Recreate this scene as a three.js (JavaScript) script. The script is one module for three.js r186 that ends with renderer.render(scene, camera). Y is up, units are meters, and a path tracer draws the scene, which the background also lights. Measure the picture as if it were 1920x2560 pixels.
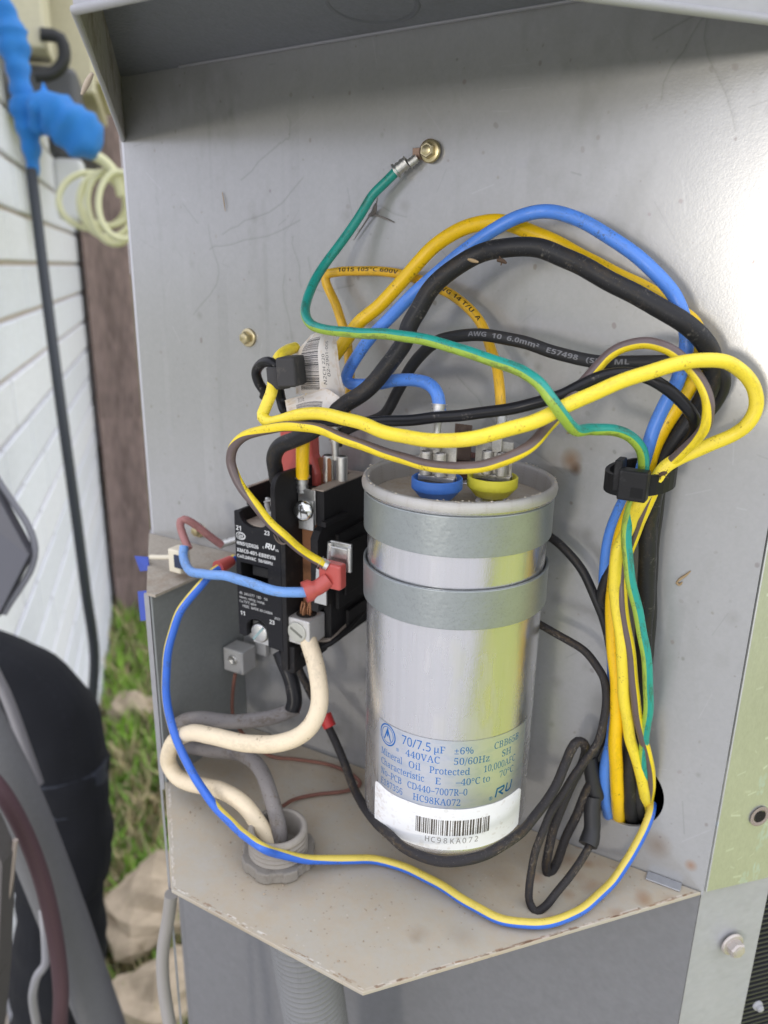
import * as THREE from 'three';
import { RoundedBoxGeometry } from 'three/addons/geometries/RoundedBoxGeometry.js';
import { mergeGeometries } from 'three/addons/utils/BufferGeometryUtils.js';

// ---------- camera, sky, sun, exposure (world: y up, metres; ground at y = 0) ----------
const scene = new THREE.Scene();
const camera = new THREE.PerspectiveCamera(67.33, 0.75, 0.02, 200);
camera.position.set(0.1000,1.0780,0.2716);
camera.lookAt(-0.3624,0.7773,-0.5625);
camera.rotateZ(0.01745);
camera.focus = 0.252;
camera.userData.fStop = 12;
scene.add(camera);
const SUN = new THREE.Vector3(0.0, 0.03, 1).normalize();      // low veiled sun behind the viewer, standing in for the phone flash
{
  const w = 256, h = 128, d = new Float32Array(w * h * 4), v = new THREE.Vector3();
  for (let j = 0; j < h; j++) for (let i = 0; i < w; i++) {
    const la = ((j + 0.5) / h - 0.5) * Math.PI, lo = ((i + 0.5) / w - 0.5) * Math.PI * 2, k = (j * w + i) * 4;
    v.set(Math.cos(la) * Math.cos(lo), Math.sin(la), Math.cos(la) * Math.sin(lo));
    const up = Math.max(0, v.y), g = Math.max(0, v.dot(SUN));
    const L = 1.05 + 0.65 * up + 0.3 * Math.pow(g, 6);
    const c = 0.18 * (0.7 * v.x - 0.7 * v.z) + 0.04 * Math.sin(lo * 5 + 3 * la) + 0.03 * Math.sin(lo * 11 - 7 * la);
    d[k] = L * (0.965 + c); d[k + 1] = L * (0.995 + c); d[k + 2] = L * (1.1 + c * 0.7); d[k + 3] = 1;
  }
  const t = new THREE.DataTexture(d, w, h, THREE.RGBAFormat, THREE.FloatType);
  t.mapping = THREE.EquirectangularReflectionMapping; t.magFilter = t.minFilter = THREE.LinearFilter; t.wrapS = THREE.RepeatWrapping; t.needsUpdate = true;
  scene.background = t; scene.environment = t;
}
const sun = new THREE.DirectionalLight(new THREE.Color(1, 0.93, 0.82), 0.6);
sun.position.copy(SUN).multiplyScalar(6).add(new THREE.Vector3(0, 0.9, 0));
sun.target.position.set(0, 0.95, 0.03);
sun.castShadow = true; sun.shadow.radius = 10; sun.shadow.mapSize.set(2048, 2048);
Object.assign(sun.shadow.camera, { left: -3, right: 3, top: 2.5, bottom: -2.5, near: 0.5, far: 16 });
scene.add(sun, sun.target);
const renderer = new THREE.WebGLRenderer({ antialias: true });
renderer.toneMapping = THREE.LinearToneMapping;
renderer.toneMappingExposure = 1.2;
renderer.shadowMap.enabled = true; renderer.shadowMap.type = THREE.PCFSoftShadowMap;

// ---------- helpers ----------
let seed = 7;
const rnd = () => { seed |= 0; seed = seed + 0x6D2B79F5 | 0; let t = Math.imul(seed ^ seed >>> 15, 1 | seed); t = t + Math.imul(t ^ t >>> 7, 61 | t) ^ t; return ((t ^ t >>> 14) >>> 0) / 4294967296; };
const rr = (a, b) => a + (b - a) * rnd();
const GY = 0.85;                                                    // height of the control shelf over the ground
const V = (p) => new THREE.Vector3(p[0] / 1000, p[1] / 1000 + GY, p[2] / 1000);   // workshop millimetres -> world metres
const names = {};
const named = (n) => { const k = names[n] = (names[n] ?? -1) + 1; return k ? `${n}_${String(k).padStart(3, '0')}` : n; };
function tag(o, label, category, group, kind) { o.userData = {}; if (label) o.userData.label = label; if (category) o.userData.category = category; if (group) o.userData.group = group; if (kind) o.userData.kind = kind; return o; }
function part(name, geo, mat, parent, label) {
  const m = new THREE.Mesh(Array.isArray(geo) ? mergeGeometries(geo.map(g => g.index ? g.toNonIndexed() : g)) : geo, mat); m.name = named(name); m.castShadow = m.receiveShadow = true;
  if (label) m.userData.label = label;
  parent.add(m); return m;
}
const open = [];
function thing(name, label, category, group) { const g = new THREE.Group(); g.name = named(name); tag(g, label, category, group); scene.add(g); open.push(g); return g; }
function solo(name, geo, mat, label, category, group, kind) { const m = part(name, geo, mat, scene); tag(m, label, category, group, kind); return m; }
function settle(g) {                                               // moves the origin of a finished thing to its base
  const b = new THREE.Box3().setFromObject(g), c = new THREE.Vector3((b.min.x + b.max.x) / 2, b.min.y, (b.min.z + b.max.z) / 2), done = new Set();
  g.traverse(o => { if (o.isMesh && !done.has(o.geometry)) { done.add(o.geometry); o.geometry.translate(-c.x, -c.y, -c.z); } });
  g.position.copy(c); return g;
}
// uv in metres from the dominant axis of each face
function metric(g) {
  if (g.index) g = g.toNonIndexed();
  const p = g.attributes.position, uv = new Float32Array(p.count * 2), a = new THREE.Vector3(), b = new THREE.Vector3(), c = new THREE.Vector3();
  for (let i = 0; i < p.count; i += 3) {
    a.fromBufferAttribute(p, i); b.fromBufferAttribute(p, i + 1); c.fromBufferAttribute(p, i + 2);
    const n = b.clone().sub(a).cross(c.clone().sub(a)), x = Math.abs(n.x), y = Math.abs(n.y), z = Math.abs(n.z);
    [a, b, c].forEach((q, k) => { const [u, v] = y >= x && y >= z ? [q.x, q.z] : x >= z ? [q.z, q.y] : [q.x, q.y]; uv[(i + k) * 2] = u; uv[(i + k) * 2 + 1] = v; });
  }
  g.setAttribute('uv', new THREE.BufferAttribute(uv, 2)); return g;
}
// box from two opposite corners in mm, rounded by r mm
function box(p, q, r = 0) {
  const s = [0, 1, 2].map(i => Math.abs(q[i] - p[i]) / 1000), m = [0, 1, 2].map(i => (q[i] + p[i]) / 2);
  const g = r ? new RoundedBoxGeometry(s[0], s[1], s[2], 2, Math.min(r / 1000, Math.min(...s) / 2.01)) : new THREE.BoxGeometry(...s);
  const c = V(m); g.translate(c.x, c.y, c.z); return metric(g);
}
// prism: outline in (X,Z) mm between heights y0 and y1
function prism(pts, y0, y1, bevel = 0) {
  const s = new THREE.Shape(pts.map(([x, z]) => new THREE.Vector2(x / 1000, -z / 1000)));
  const g = new THREE.ExtrudeGeometry(s, { depth: (y1 - y0) / 1000 - bevel * 0.002, bevelEnabled: bevel > 0, bevelSize: bevel / 1000, bevelThickness: bevel / 1000, bevelOffset: -bevel / 1000, bevelSegments: 2 });
  g.rotateX(-Math.PI / 2); g.translate(0, y0 / 1000 + GY + bevel * 0.001, 0); return metric(g);
}
// plate: outline in (X,Y) mm with holes (circles), from z0 to z1
function plate(pts, z0, z1, holes = [], bevel = 0) {
  const s = new THREE.Shape(pts.map(([x, y]) => new THREE.Vector2(x / 1000, y / 1000 + GY)));
  for (const [x, y, rx, ry] of holes) { const h = new THREE.Path(); h.absellipse(x / 1000, y / 1000 + GY, rx / 1000, (ry ?? rx) / 1000, 0, Math.PI * 2); s.holes.push(h); }
  const g = new THREE.ExtrudeGeometry(s, { depth: (z1 - z0) / 1000 - bevel * 0.002, bevelEnabled: bevel > 0, bevelSize: bevel / 1000, bevelThickness: bevel / 1000, bevelOffset: -bevel / 1000, bevelSegments: 2, curveSegments: 24 });
  g.translate(0, 0, z0 / 1000 + bevel * 0.001); return metric(g);
}
// sheet of thickness t mm over a polygon of points in space (fan from the first), extruded along its normal
function sheet(pts, t) {
  const P = pts.map(V), n = P[1].clone().sub(P[0]).cross(P[2].clone().sub(P[0])).normalize().multiplyScalar(t / 1000), Q2 = P.map(p => p.clone().sub(n)), v = [];
  const tri = (a, b, c) => v.push(...a.toArray(), ...b.toArray(), ...c.toArray());
  for (let i = 1; i < P.length - 1; i++) { tri(P[0], P[i], P[i + 1]); tri(Q2[0], Q2[i + 1], Q2[i]); }
  P.forEach((p, i) => { const j = (i + 1) % P.length; tri(p, Q2[i], P[j]); tri(P[j], Q2[i], Q2[j]); });
  const g = new THREE.BufferGeometry(); g.setAttribute('position', new THREE.Float32BufferAttribute(v, 3)); g.computeVertexNormals(); return metric(g);
}
// turned shape: profile [radius, height] in mm, standing at p, tilted so that its axis follows dir
function turned(profile, p, dir = [0, 1, 0], seg = 40) {
  const g = new THREE.LatheGeometry(profile.map(([r, y]) => new THREE.Vector2(Math.max(r, 1e-4) / 1000, y / 1000)), seg);
  g.applyQuaternion(new THREE.Quaternion().setFromUnitVectors(new THREE.Vector3(0, 1, 0), new THREE.Vector3(...dir).normalize()));
  const c = V(p); g.translate(c.x, c.y, c.z); return g;
}
// hexagon prism with chamfered top, axis along dir
function hexHead(r, h, p, dir) {
  const g = new THREE.CylinderGeometry(r / 1000 * 0.86, r / 1000, h / 1000 * 0.25, 6).toNonIndexed(); g.translate(0, h / 1000 * 0.875, 0);
  const b = new THREE.CylinderGeometry(r / 1000, r / 1000, h / 1000 * 0.75, 6).toNonIndexed(); b.translate(0, h / 1000 * 0.375, 0);
  const m = mergeGeometries([g, b]); m.computeVertexNormals();
  m.applyQuaternion(new THREE.Quaternion().setFromUnitVectors(new THREE.Vector3(0, 1, 0), new THREE.Vector3(...dir).normalize()));
  const c = V(p); m.translate(c.x, c.y, c.z); return m;
}
// sweep of a round section along points in mm; face: [[share of the length, direction]] turns u = 0.5 of the texture that way
function sweep(pts, r, { face = [[0, [0.3, 0.4, 0.85]]], step = 1.3, rad = 14, flat = 1, prof = null, unitV = false, wob = null, lump = 0 } = {}) {
  const ph = [rr(0, 6), rr(0, 6), rr(0, 6), rr(0, 6)], wb = (wob ?? (r < 4 && r > 1.4 ? 0.16 : 0)) / 1000;
  const curve = new THREE.CatmullRomCurve3(pts.map(V), false, 'centripetal'), L = curve.getLength(), n = Math.max(8, Math.ceil(L * 1000 / step));
  curve.arcLengthDivisions = n * 4; curve.updateArcLengths();
  const pos = [], nor = [], uv = [], idx = [];
  const dirAt = (t) => { let k = 0; while (k < face.length - 1 && face[k + 1][0] < t) k++; const a = face[k], b = face[Math.min(k + 1, face.length - 1)], s = b[0] > a[0] ? Math.min(1, Math.max(0, (t - a[0]) / (b[0] - a[0]))) : 0; return new THREE.Vector3(...a[1]).lerp(new THREE.Vector3(...b[1]), s); };
  let last = null;
  for (let i = 0; i <= n; i++) {
    const t = i / n, p = curve.getPointAt(t), T = curve.getTangentAt(t), sm = t * L * 1000;
    if (wb) { const e = Math.min(1, 8 * t, 8 * (1 - t)) * wb; p.x += e * (Math.sin(sm / 7 + ph[0]) + 0.6 * Math.sin(sm / 3.1 + ph[1])); p.y += e * (Math.sin(sm / 8.3 + ph[2]) + 0.6 * Math.sin(sm / 2.7 + ph[3])); p.z += e * Math.sin(sm / 9 + ph[1]); }
    let f = dirAt(t); f.addScaledVector(T, -f.dot(T)); if (f.length() < 0.12 && last) f = last.clone().addScaledVector(T, -last.dot(T));
    f.normalize(); if (last) { f.lerp(last, 0.6); f.addScaledVector(T, -f.dot(T)).normalize(); } last = f.clone();
    const g = T.clone().cross(f), rr2 = (prof ? prof(t) : r) / 1000;
    for (let j = 0; j <= rad; j++) {
      const a = (j / rad - 0.5) * Math.PI * 2, c = Math.cos(a), s = Math.sin(a);
      const d = f.clone().multiplyScalar(c * flat).addScaledVector(g, s); if (lump) d.multiplyScalar(1 + lump * (Math.sin(3 * a + sm / 17 + ph[0]) * 0.5 + Math.sin(5 * a - sm / 9 + ph[1]) * 0.35 + Math.sin(2 * a + sm / 6 + ph[2]) * 0.3));
      pos.push(p.x + d.x * rr2, p.y + d.y * rr2, p.z + d.z * rr2); nor.push(...f.clone().multiplyScalar(c / flat).addScaledVector(g, s).normalize().toArray()); uv.push(j / rad, unitV ? t : t * L / 0.05);
      if (i < n && j < rad) { const k = i * (rad + 1) + j; idx.push(k, k + 1, k + rad + 1, k + 1, k + rad + 2, k + rad + 1); }
    }
  }
  for (const e of [0, n]) {                                         // closed ends
    const p = curve.getPointAt(e / n), T = curve.getTangentAt(e / n).multiplyScalar(e ? 1 : -1), k0 = pos.length / 3;
    pos.push(p.x, p.y, p.z); nor.push(T.x, T.y, T.z); uv.push(0.02, 0);
    for (let j = 0; j <= rad; j++) { const q = (e * (rad + 1) + j) * 3; pos.push(pos[q], pos[q + 1], pos[q + 2]); nor.push(T.x, T.y, T.z); uv.push(0.02, 0); if (j) e ? idx.push(k0, k0 + j, k0 + j + 1) : idx.push(k0, k0 + j + 1, k0 + j); }
  }
  const g = new THREE.BufferGeometry(); g.setAttribute('position', new THREE.Float32BufferAttribute(pos, 3)); g.setAttribute('normal', new THREE.Float32BufferAttribute(nor, 3)); g.setAttribute('uv', new THREE.Float32BufferAttribute(uv, 2)); g.setIndex(idx);
  if (lump) g.computeVertexNormals();
  // make sure the outside faces outward
  const a = new THREE.Vector3(...pos.slice(0, 3)), b = new THREE.Vector3(...pos.slice(3, 6)), c = new THREE.Vector3(...pos.slice((rad + 1) * 3, (rad + 1) * 3 + 3)), N = new THREE.Vector3(...nor.slice(0, 3));
  if (b.sub(a).cross(c.sub(a)).dot(N) < 0) { const I = g.index.array; for (let i = 0; i < I.length; i += 3) { const t = I[i + 1]; I[i + 1] = I[i + 2]; I[i + 2] = t; } }
  return g;
}
// curved patch on an upright cylinder (axis at cx, cz; radius r) from angle a0 to a1 (from +Z towards +X), heights y0 to y1
function wrapPatch(cx, cz, r, a0, a1, y0, y1, thick = 0, edge = null) {
  const n = 48, m = 6, pos = [], nor = [], uv = [], idx = [];
  for (let j = 0; j <= m; j++) for (let i = 0; i <= n; i++) {
    const u = i / n, v = j / m, a = a0 + (a1 - a0) * u, hi = y1 + (edge ? edge(u) : 0), y = y0 + (hi - y0) * v;
    pos.push((cx + r * Math.sin(a)) / 1000, y / 1000 + GY, (cz + r * Math.cos(a)) / 1000); nor.push(Math.sin(a), 0, Math.cos(a)); uv.push(u, (y - y0) / (y1 - y0));
    if (i < n && j < m) { const k = j * (n + 1) + i; idx.push(k, k + 1, k + n + 1, k + 1, k + n + 2, k + n + 1); }
  }
  const g = new THREE.BufferGeometry(); g.setAttribute('position', new THREE.Float32BufferAttribute(pos, 3)); g.setAttribute('normal', new THREE.Float32BufferAttribute(nor, 3)); g.setAttribute('uv', new THREE.Float32BufferAttribute(uv, 2)); g.setIndex(idx); return g;
}

// ---------- computed surfaces ----------
const hash = (x, y, s) => { let h = Math.imul(x, 374761393) ^ Math.imul(y, 668265263) ^ Math.imul(s, 2147483647 ^ 91138233); h = Math.imul(h ^ h >>> 13, 1274126177); return ((h ^ h >>> 16) >>> 0) / 4294967296; };
function field(n, octaves, s = 1) {                                  // repeating value noise; octaves: [cells across, weight, (cells up)]
  const out = new Float32Array(n * n);
  for (const [fx, w, fy = fx] of octaves) for (let y = 0; y < n; y++) {
    const Y = y / n * fy, y0 = Math.floor(Y), ty = Y - y0, sy = ty * ty * (3 - 2 * ty), y1 = (y0 + 1) % fy;
    for (let x = 0; x < n; x++) {
      const X = x / n * fx, x0 = Math.floor(X), tx = X - x0, sx = tx * tx * (3 - 2 * tx), x1 = (x0 + 1) % fx;
      const a = hash(x0, y0, s + fx), b = hash(x1, y0, s + fx), c = hash(x0, y1, s + fx), d = hash(x1, y1, s + fx);
      out[y * n + x] += w * ((a + (b - a) * sx) * (1 - sy) + (c + (d - c) * sx) * sy - 0.5);
    }
  }
  return out;
}
const toS = (c) => { c = Math.min(1, Math.max(0, c)); return 255 * (c <= 0.0031308 ? 12.92 * c : 1.055 * Math.pow(c, 1 / 2.4) - 0.055); };
function tex(n, fn, size, srgb = true) {                            // fn(i, x, y) -> [r, g, b] linear 0..1; size = metres per repeat
  const d = new Uint8Array(n * n * 4);
  for (let y = 0; y < n; y++) for (let x = 0; x < n; x++) { const i = y * n + x, c = fn(i, x / n, y / n); for (let k = 0; k < 3; k++) d[i * 4 + k] = srgb ? toS(c[k]) : 255 * Math.min(1, Math.max(0, c[k])); d[i * 4 + 3] = 255; }
  const t = new THREE.DataTexture(d, n, n, THREE.RGBAFormat); t.wrapS = t.wrapT = THREE.RepeatWrapping; t.magFilter = THREE.LinearFilter; t.minFilter = THREE.LinearMipmapLinearFilter; t.generateMipmaps = true;
  if (srgb) t.colorSpace = THREE.SRGBColorSpace; t.repeat.set(1 / size, 1 / size); t.needsUpdate = true; return t;
}
function canvasTex(w, h, draw) { const c = document.createElement('canvas'); c.width = w; c.height = h; draw(c.getContext('2d'), w, h); const t = new THREE.CanvasTexture(c); t.colorSpace = THREE.SRGBColorSpace; t.anisotropy = 8; t.wrapS = t.wrapT = THREE.RepeatWrapping; return t; }
const mix = (a, b, t) => a.map((x, i) => x + (b[i] - x) * t);
const clamp = (x) => Math.min(1, Math.max(0, x));
const std = (o) => new (o.specularIntensity === undefined ? THREE.MeshStandardMaterial : THREE.MeshPhysicalMaterial)({ side: THREE.DoubleSide, ...o });
const rgb = (r, g, b) => new THREE.Color().setRGB(r, g, b);
const F1 = field(512, [[4, 0.5], [9, 0.3], [23, 0.2], [64, 0.2]], 3), F2 = field(512, [[170, 0.7], [90, 0.5], [256, 0.5]], 9), F3 = field(512, [[6, 0.4], [15, 0.5], [40, 0.4], [120, 0.3]], 21);
const fineBump = tex(512, (i) => { const v = 0.5 + F2[i] * 0.5; return [v, v, v]; }, 0.075, false);
const grainBump = tex(512, (i) => { const v = 0.5 + F2[i] * 0.5; return [v, v, v]; }, 0.16, false);
const softBump = tex(512, (i) => { const v = 0.5 + F3[i] * 0.5; return [v, v, v]; }, 0.2, false);
function plain(base, { dirt = [0.2, 0.16, 0.11], amount = 0, rough = 0.6, metal = 0, size = 0.12, bump = 0.00005, grain = 0.06, thr = 0.12, F = F1, spec } = {}) {
  const sp = spec === undefined ? {} : { specularIntensity: spec };
  if (!amount) return std({ ...sp, color: rgb(...base), roughness: rough, metalness: metal, bumpMap: bump ? grainBump : null, bumpScale: bump });
  return std({ ...sp, map: tex(256, (i0, x, y) => { const i = (y * 512 | 0) * 512 + (x * 512 | 0); const t = clamp((F[i] - thr) * 3) * amount + amount * 0.15; return mix(base, dirt, t).map(c => c * (1 + grain * F2[i] * 2)); }, size), roughness: rough, metalness: metal, bumpMap: bump ? grainBump : null, bumpScale: bump });
}

// ---------- ground and grass; unseen slab and lawn added for reflections ----------
const grassMat = std({ map: tex(512, (i) => mix([0.11, 0.15, 0.035], [0.24, 0.19, 0.1], clamp(0.45 + F1[i] * 1.6 + F2[i] * 0.6)), 1.4), roughness: 1, bumpMap: softBump, bumpScale: 0.01 });
{
  const g = new THREE.PlaneGeometry(160, 160, 1, 1); g.rotateX(-Math.PI / 2);
  const uv = g.attributes.uv; for (let i = 0; i < uv.count; i++) uv.setXY(i, uv.getX(i) * 160, uv.getY(i) * 160);
  solo('ground', g, grassMat, 'lawn and soil around the condenser unit', null, null, 'structure');
  const concrete = plain([0.5, 0.49, 0.48], { dirt: [0.33, 0.3, 0.25], amount: 0.3, rough: 0.9, size: 1.5, bump: 0.001 });
  const p = prism([[-3000, 360], [360, 360], [360, 900], [5000, 1500], [5000, 5200], [-3000, 5200]], -850, -815); solo('path', p, concrete, 'pale concrete slab behind the viewer, unseen and added for reflections', null, null, 'structure');  // unseen slab, added to give the capacitor a pale reflection
  { const lg = new THREE.PlaneGeometry(14, 9); lg.rotateX(-Math.PI / 2); const lu = lg.attributes.uv; for (let i = 0; i < lu.count; i++) lu.setXY(i, lu.getX(i) * 14, lu.getY(i) * 9); lg.translate(7.45, 0.03, -3.6); solo('lawn', lg, std({ map: tex(256, (i0, x, y) => { const i = (y * 512 | 0) * 512 + (x * 512 | 0); return mix([0.3, 0.36, 0.05], [0.46, 0.44, 0.1], clamp(0.45 + F1[i] * 1.5 + F2[i] * 0.6)); }, 1.4), roughness: 1 }), 'unseen bright yellow green lawn added beside the unit for reflections', null, null, 'structure'); }  // unseen bright patch, added for the yellow green reflection in can and flange
  // blades and weeds in the strip between the wall and the unit
  const n = 7500, blade = new THREE.BufferGeometry();
  blade.setAttribute('position', new THREE.Float32BufferAttribute([-0.004, 0, 0, 0.004, 0, 0, 0.003, 0.5, 0.12, -0.004, 0, 0, 0.003, 0.5, 0.12, -0.003, 0.5, 0.12, -0.003, 0.5, 0.12, 0.003, 0.5, 0.12, 0.001, 1, 0.42].map((v, i) => i % 3 ? v : v * 1.4), 3)); blade.computeVertexNormals();
  const gm = new THREE.MeshPhysicalMaterial({ color: 0xffffff, roughness: 0.9, transmission: 0.35, thickness: 0, side: THREE.DoubleSide });
  const im = new THREE.InstancedMesh(blade, gm, n), M = new THREE.Matrix4(), q = new THREE.Quaternion(), e = new THREE.Euler(), col = new THREE.Color();
  for (let i = 0; i < n; i++) {
    const s = rr(-0.4, 2.6), w = rr(0, 0.23), cl = 0.5 + 0.5 * Math.sin(s * 9 + 3 * Math.sin(w * 14)) * Math.sin(w * 17 + s * 4), h = rr(0.02, 0.06) + 0.07 * cl * rnd();
    const x = -0.62 - 0.7071 * s + 0.7071 * w, z = -0.15 - 0.7071 * s - 0.7071 * w;
    e.set(rr(-0.5, 0.5), rr(0, 6.28), rr(-0.5, 0.5)); q.setFromEuler(e); M.compose(new THREE.Vector3(x, 0, z), q, new THREE.Vector3(1, h, h)); im.setMatrixAt(i, M);
    const k = rr(0.6, 1.4), dry = rnd() < 0.3 + 0.4 * (1 - cl); dry ? col.setRGB(0.5 * k, 0.42 * k, 0.24 * k) : col.setRGB((0.2 + 0.13 * cl) * k, (0.38 + 0.18 * cl) * k, 0.06 * k); im.setColorAt(i, col);
  }
  im.name = 'grass'; tag(im, 'short green and dry grass in the gap between brick wall and unit', 'grass', null, 'stuff'); im.castShadow = im.receiveShadow = true; scene.add(im);
}
// flat stones lying in the grass
for (const [p, sx, sz, label] of [[[-729.1,-800,-449.6], 210, 170, 'large tan flat stone in the grass beside the unit'], [[-602.5,-810,-330.9], 170, 120, 'darker tan stone below the large flat stone in the grass'], [[-1229.2,-815,-871.7], 120, 90, 'small pale stone farther along the grass strip']]) {
  const g = new THREE.IcosahedronGeometry(0.5, 3), a = g.attributes.position, v = new THREE.Vector3();
  for (let i = 0; i < a.count; i++) { v.fromBufferAttribute(a, i); const k = 1 + 0.18 * Math.sin(v.x * 9 + sx) * Math.cos(v.z * 8) + 0.08 * Math.sin(v.y * 17 + v.x * 13); a.setXYZ(i, v.x * k * sx / 1000, v.y * k * 0.1, v.z * k * sz / 1000); }
  g.computeVertexNormals(); const m = solo('flat_stone', g, std({ map: tex(128, (i, x, y) => { const j = (y * 512 | 0) * 512 + (x * 512 | 0); return mix([0.52, 0.42, 0.31], [0.3, 0.24, 0.17], clamp(0.4 + F1[j] * 2)); }, 1), roughness: 1 }), label, 'stone'); m.position.copy(V(p)); m.rotation.y = rr(0, 3);
}

// ---------- white painted brick wall, running along the left side of the unit ----------
{
  const w = thing('brick_wall', 'white painted brick wall running beside the unit on the left', 'wall');
  const U = new THREE.Vector3(-Math.SQRT1_2, 0, -Math.SQRT1_2), NRM = new THREE.Vector3(Math.SQRT1_2, 0, -Math.SQRT1_2), O = V([-573, -850, -100]), len = 1.84;
  const paint = [0, 1, 2].map(k => plain([[0.83, 0.85, 0.93], [0.79, 0.81, 0.89], [0.85, 0.86, 0.93]][k], { dirt: [0.66, 0.63, 0.62], amount: 0.25, rough: 0.75, size: 0.5, bump: 0.0006, thr: 0.2 }));
  const mortar = plain([0.6, 0.52, 0.45], { dirt: [0.35, 0.28, 0.22], amount: 0.6, rough: 1, size: 0.4, bump: 0.0006 });
  const at = (g, s, y, d) => { g.rotateY(-Math.PI / 4); g.translate(O.x + U.x * s + NRM.x * d, O.y + y, O.z + U.z * s + NRM.z * d); return g; };
  const slab = new THREE.BoxGeometry(len, 2.62, 0.1); part('mortar', metric(at(slab, len / 2, 1.31, -0.055)), mortar, w);
  const H = 0.077, L = 0.23, base = [0, 1, 2].map(k => { const g = new RoundedBoxGeometry(L - 0.008, H - 0.008, 0.03, 1, 0.003); return metric(g); }), rot = -Math.PI / 4;
  for (let r = 0; r < 33; r++) for (let c = 0; c < 9; c++) {
    const m = (c + 0.5) * L + (r % 2 ? 0 : -L / 2), s0 = Math.max(0, m - L / 2), s1 = Math.min(len, m + L / 2), s = (s0 + s1) / 2; if (s1 - s0 < 0.03) continue;
    const b = part('brick', base[(r + c) % 3], paint[(r * 7 + c * 3) % 3], w); b.rotation.y = rot; b.scale.x = (s1 - s0) / L; b.position.set(O.x + U.x * s + NRM.x * rr(-0.012, -0.009), O.y + (r + 0.5) * H, O.z + U.z * s + NRM.z * -0.0105);
  }
}
// ---------- plank fence closing the gap at the far end ----------
{
  const f = thing('plank_fence', 'weathered brown plank fence with a thick post closing the gap behind the unit', 'fence');
  const C0 = [-1748.4,-850,-1282.4], wood = [0, 1, 2].map(k => std({ map: tex(256, (i0, x, y) => { const i = (y * 60 | 0) * 512 + (x * 512 | 0), b = [[0.27, 0.2, 0.185], [0.34, 0.26, 0.255], [0.22, 0.165, 0.14]][k]; return b.map(v => v * (1 + 0.7 * F1[i] + 0.6 * F2[i])); }, 0.5), roughness: 0.95 }));
  const put = (s, w, h, d, t, m, n) => { const g = new RoundedBoxGeometry(w, h, t, 1, 0.004); metric(g); const o = part(n, metric(g), m, f); const c = V(C0); o.position.set(c.x + 0.7071 * s - 0.7071 * d, h / 2, c.z - 0.7071 * s - 0.7071 * d); o.rotation.y = Math.PI / 4; };
  put(0.075, 0.12, 2.3, 0, 0.1, wood[0], 'post');
  for (let i = -3; i < 9; i++) put(i * 0.145 + 0.06, 0.138, 2.55 + 0.02 * (i % 3), 0.1, 0.02, wood[(i + 6) % 3], 'board');
  for (const y of [0, 1]) { const g = metric(new THREE.BoxGeometry(1.7, 0.09, 0.04)); const o = part('rail', g, wood[2], f), c = V(C0); o.position.set(c.x + 0.7071 * 0.3 - 0.0495, 0.5 + y * 1.2, c.z - 0.7071 * 0.3 - 0.0495); o.rotation.y = Math.PI / 4; }
}

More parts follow.
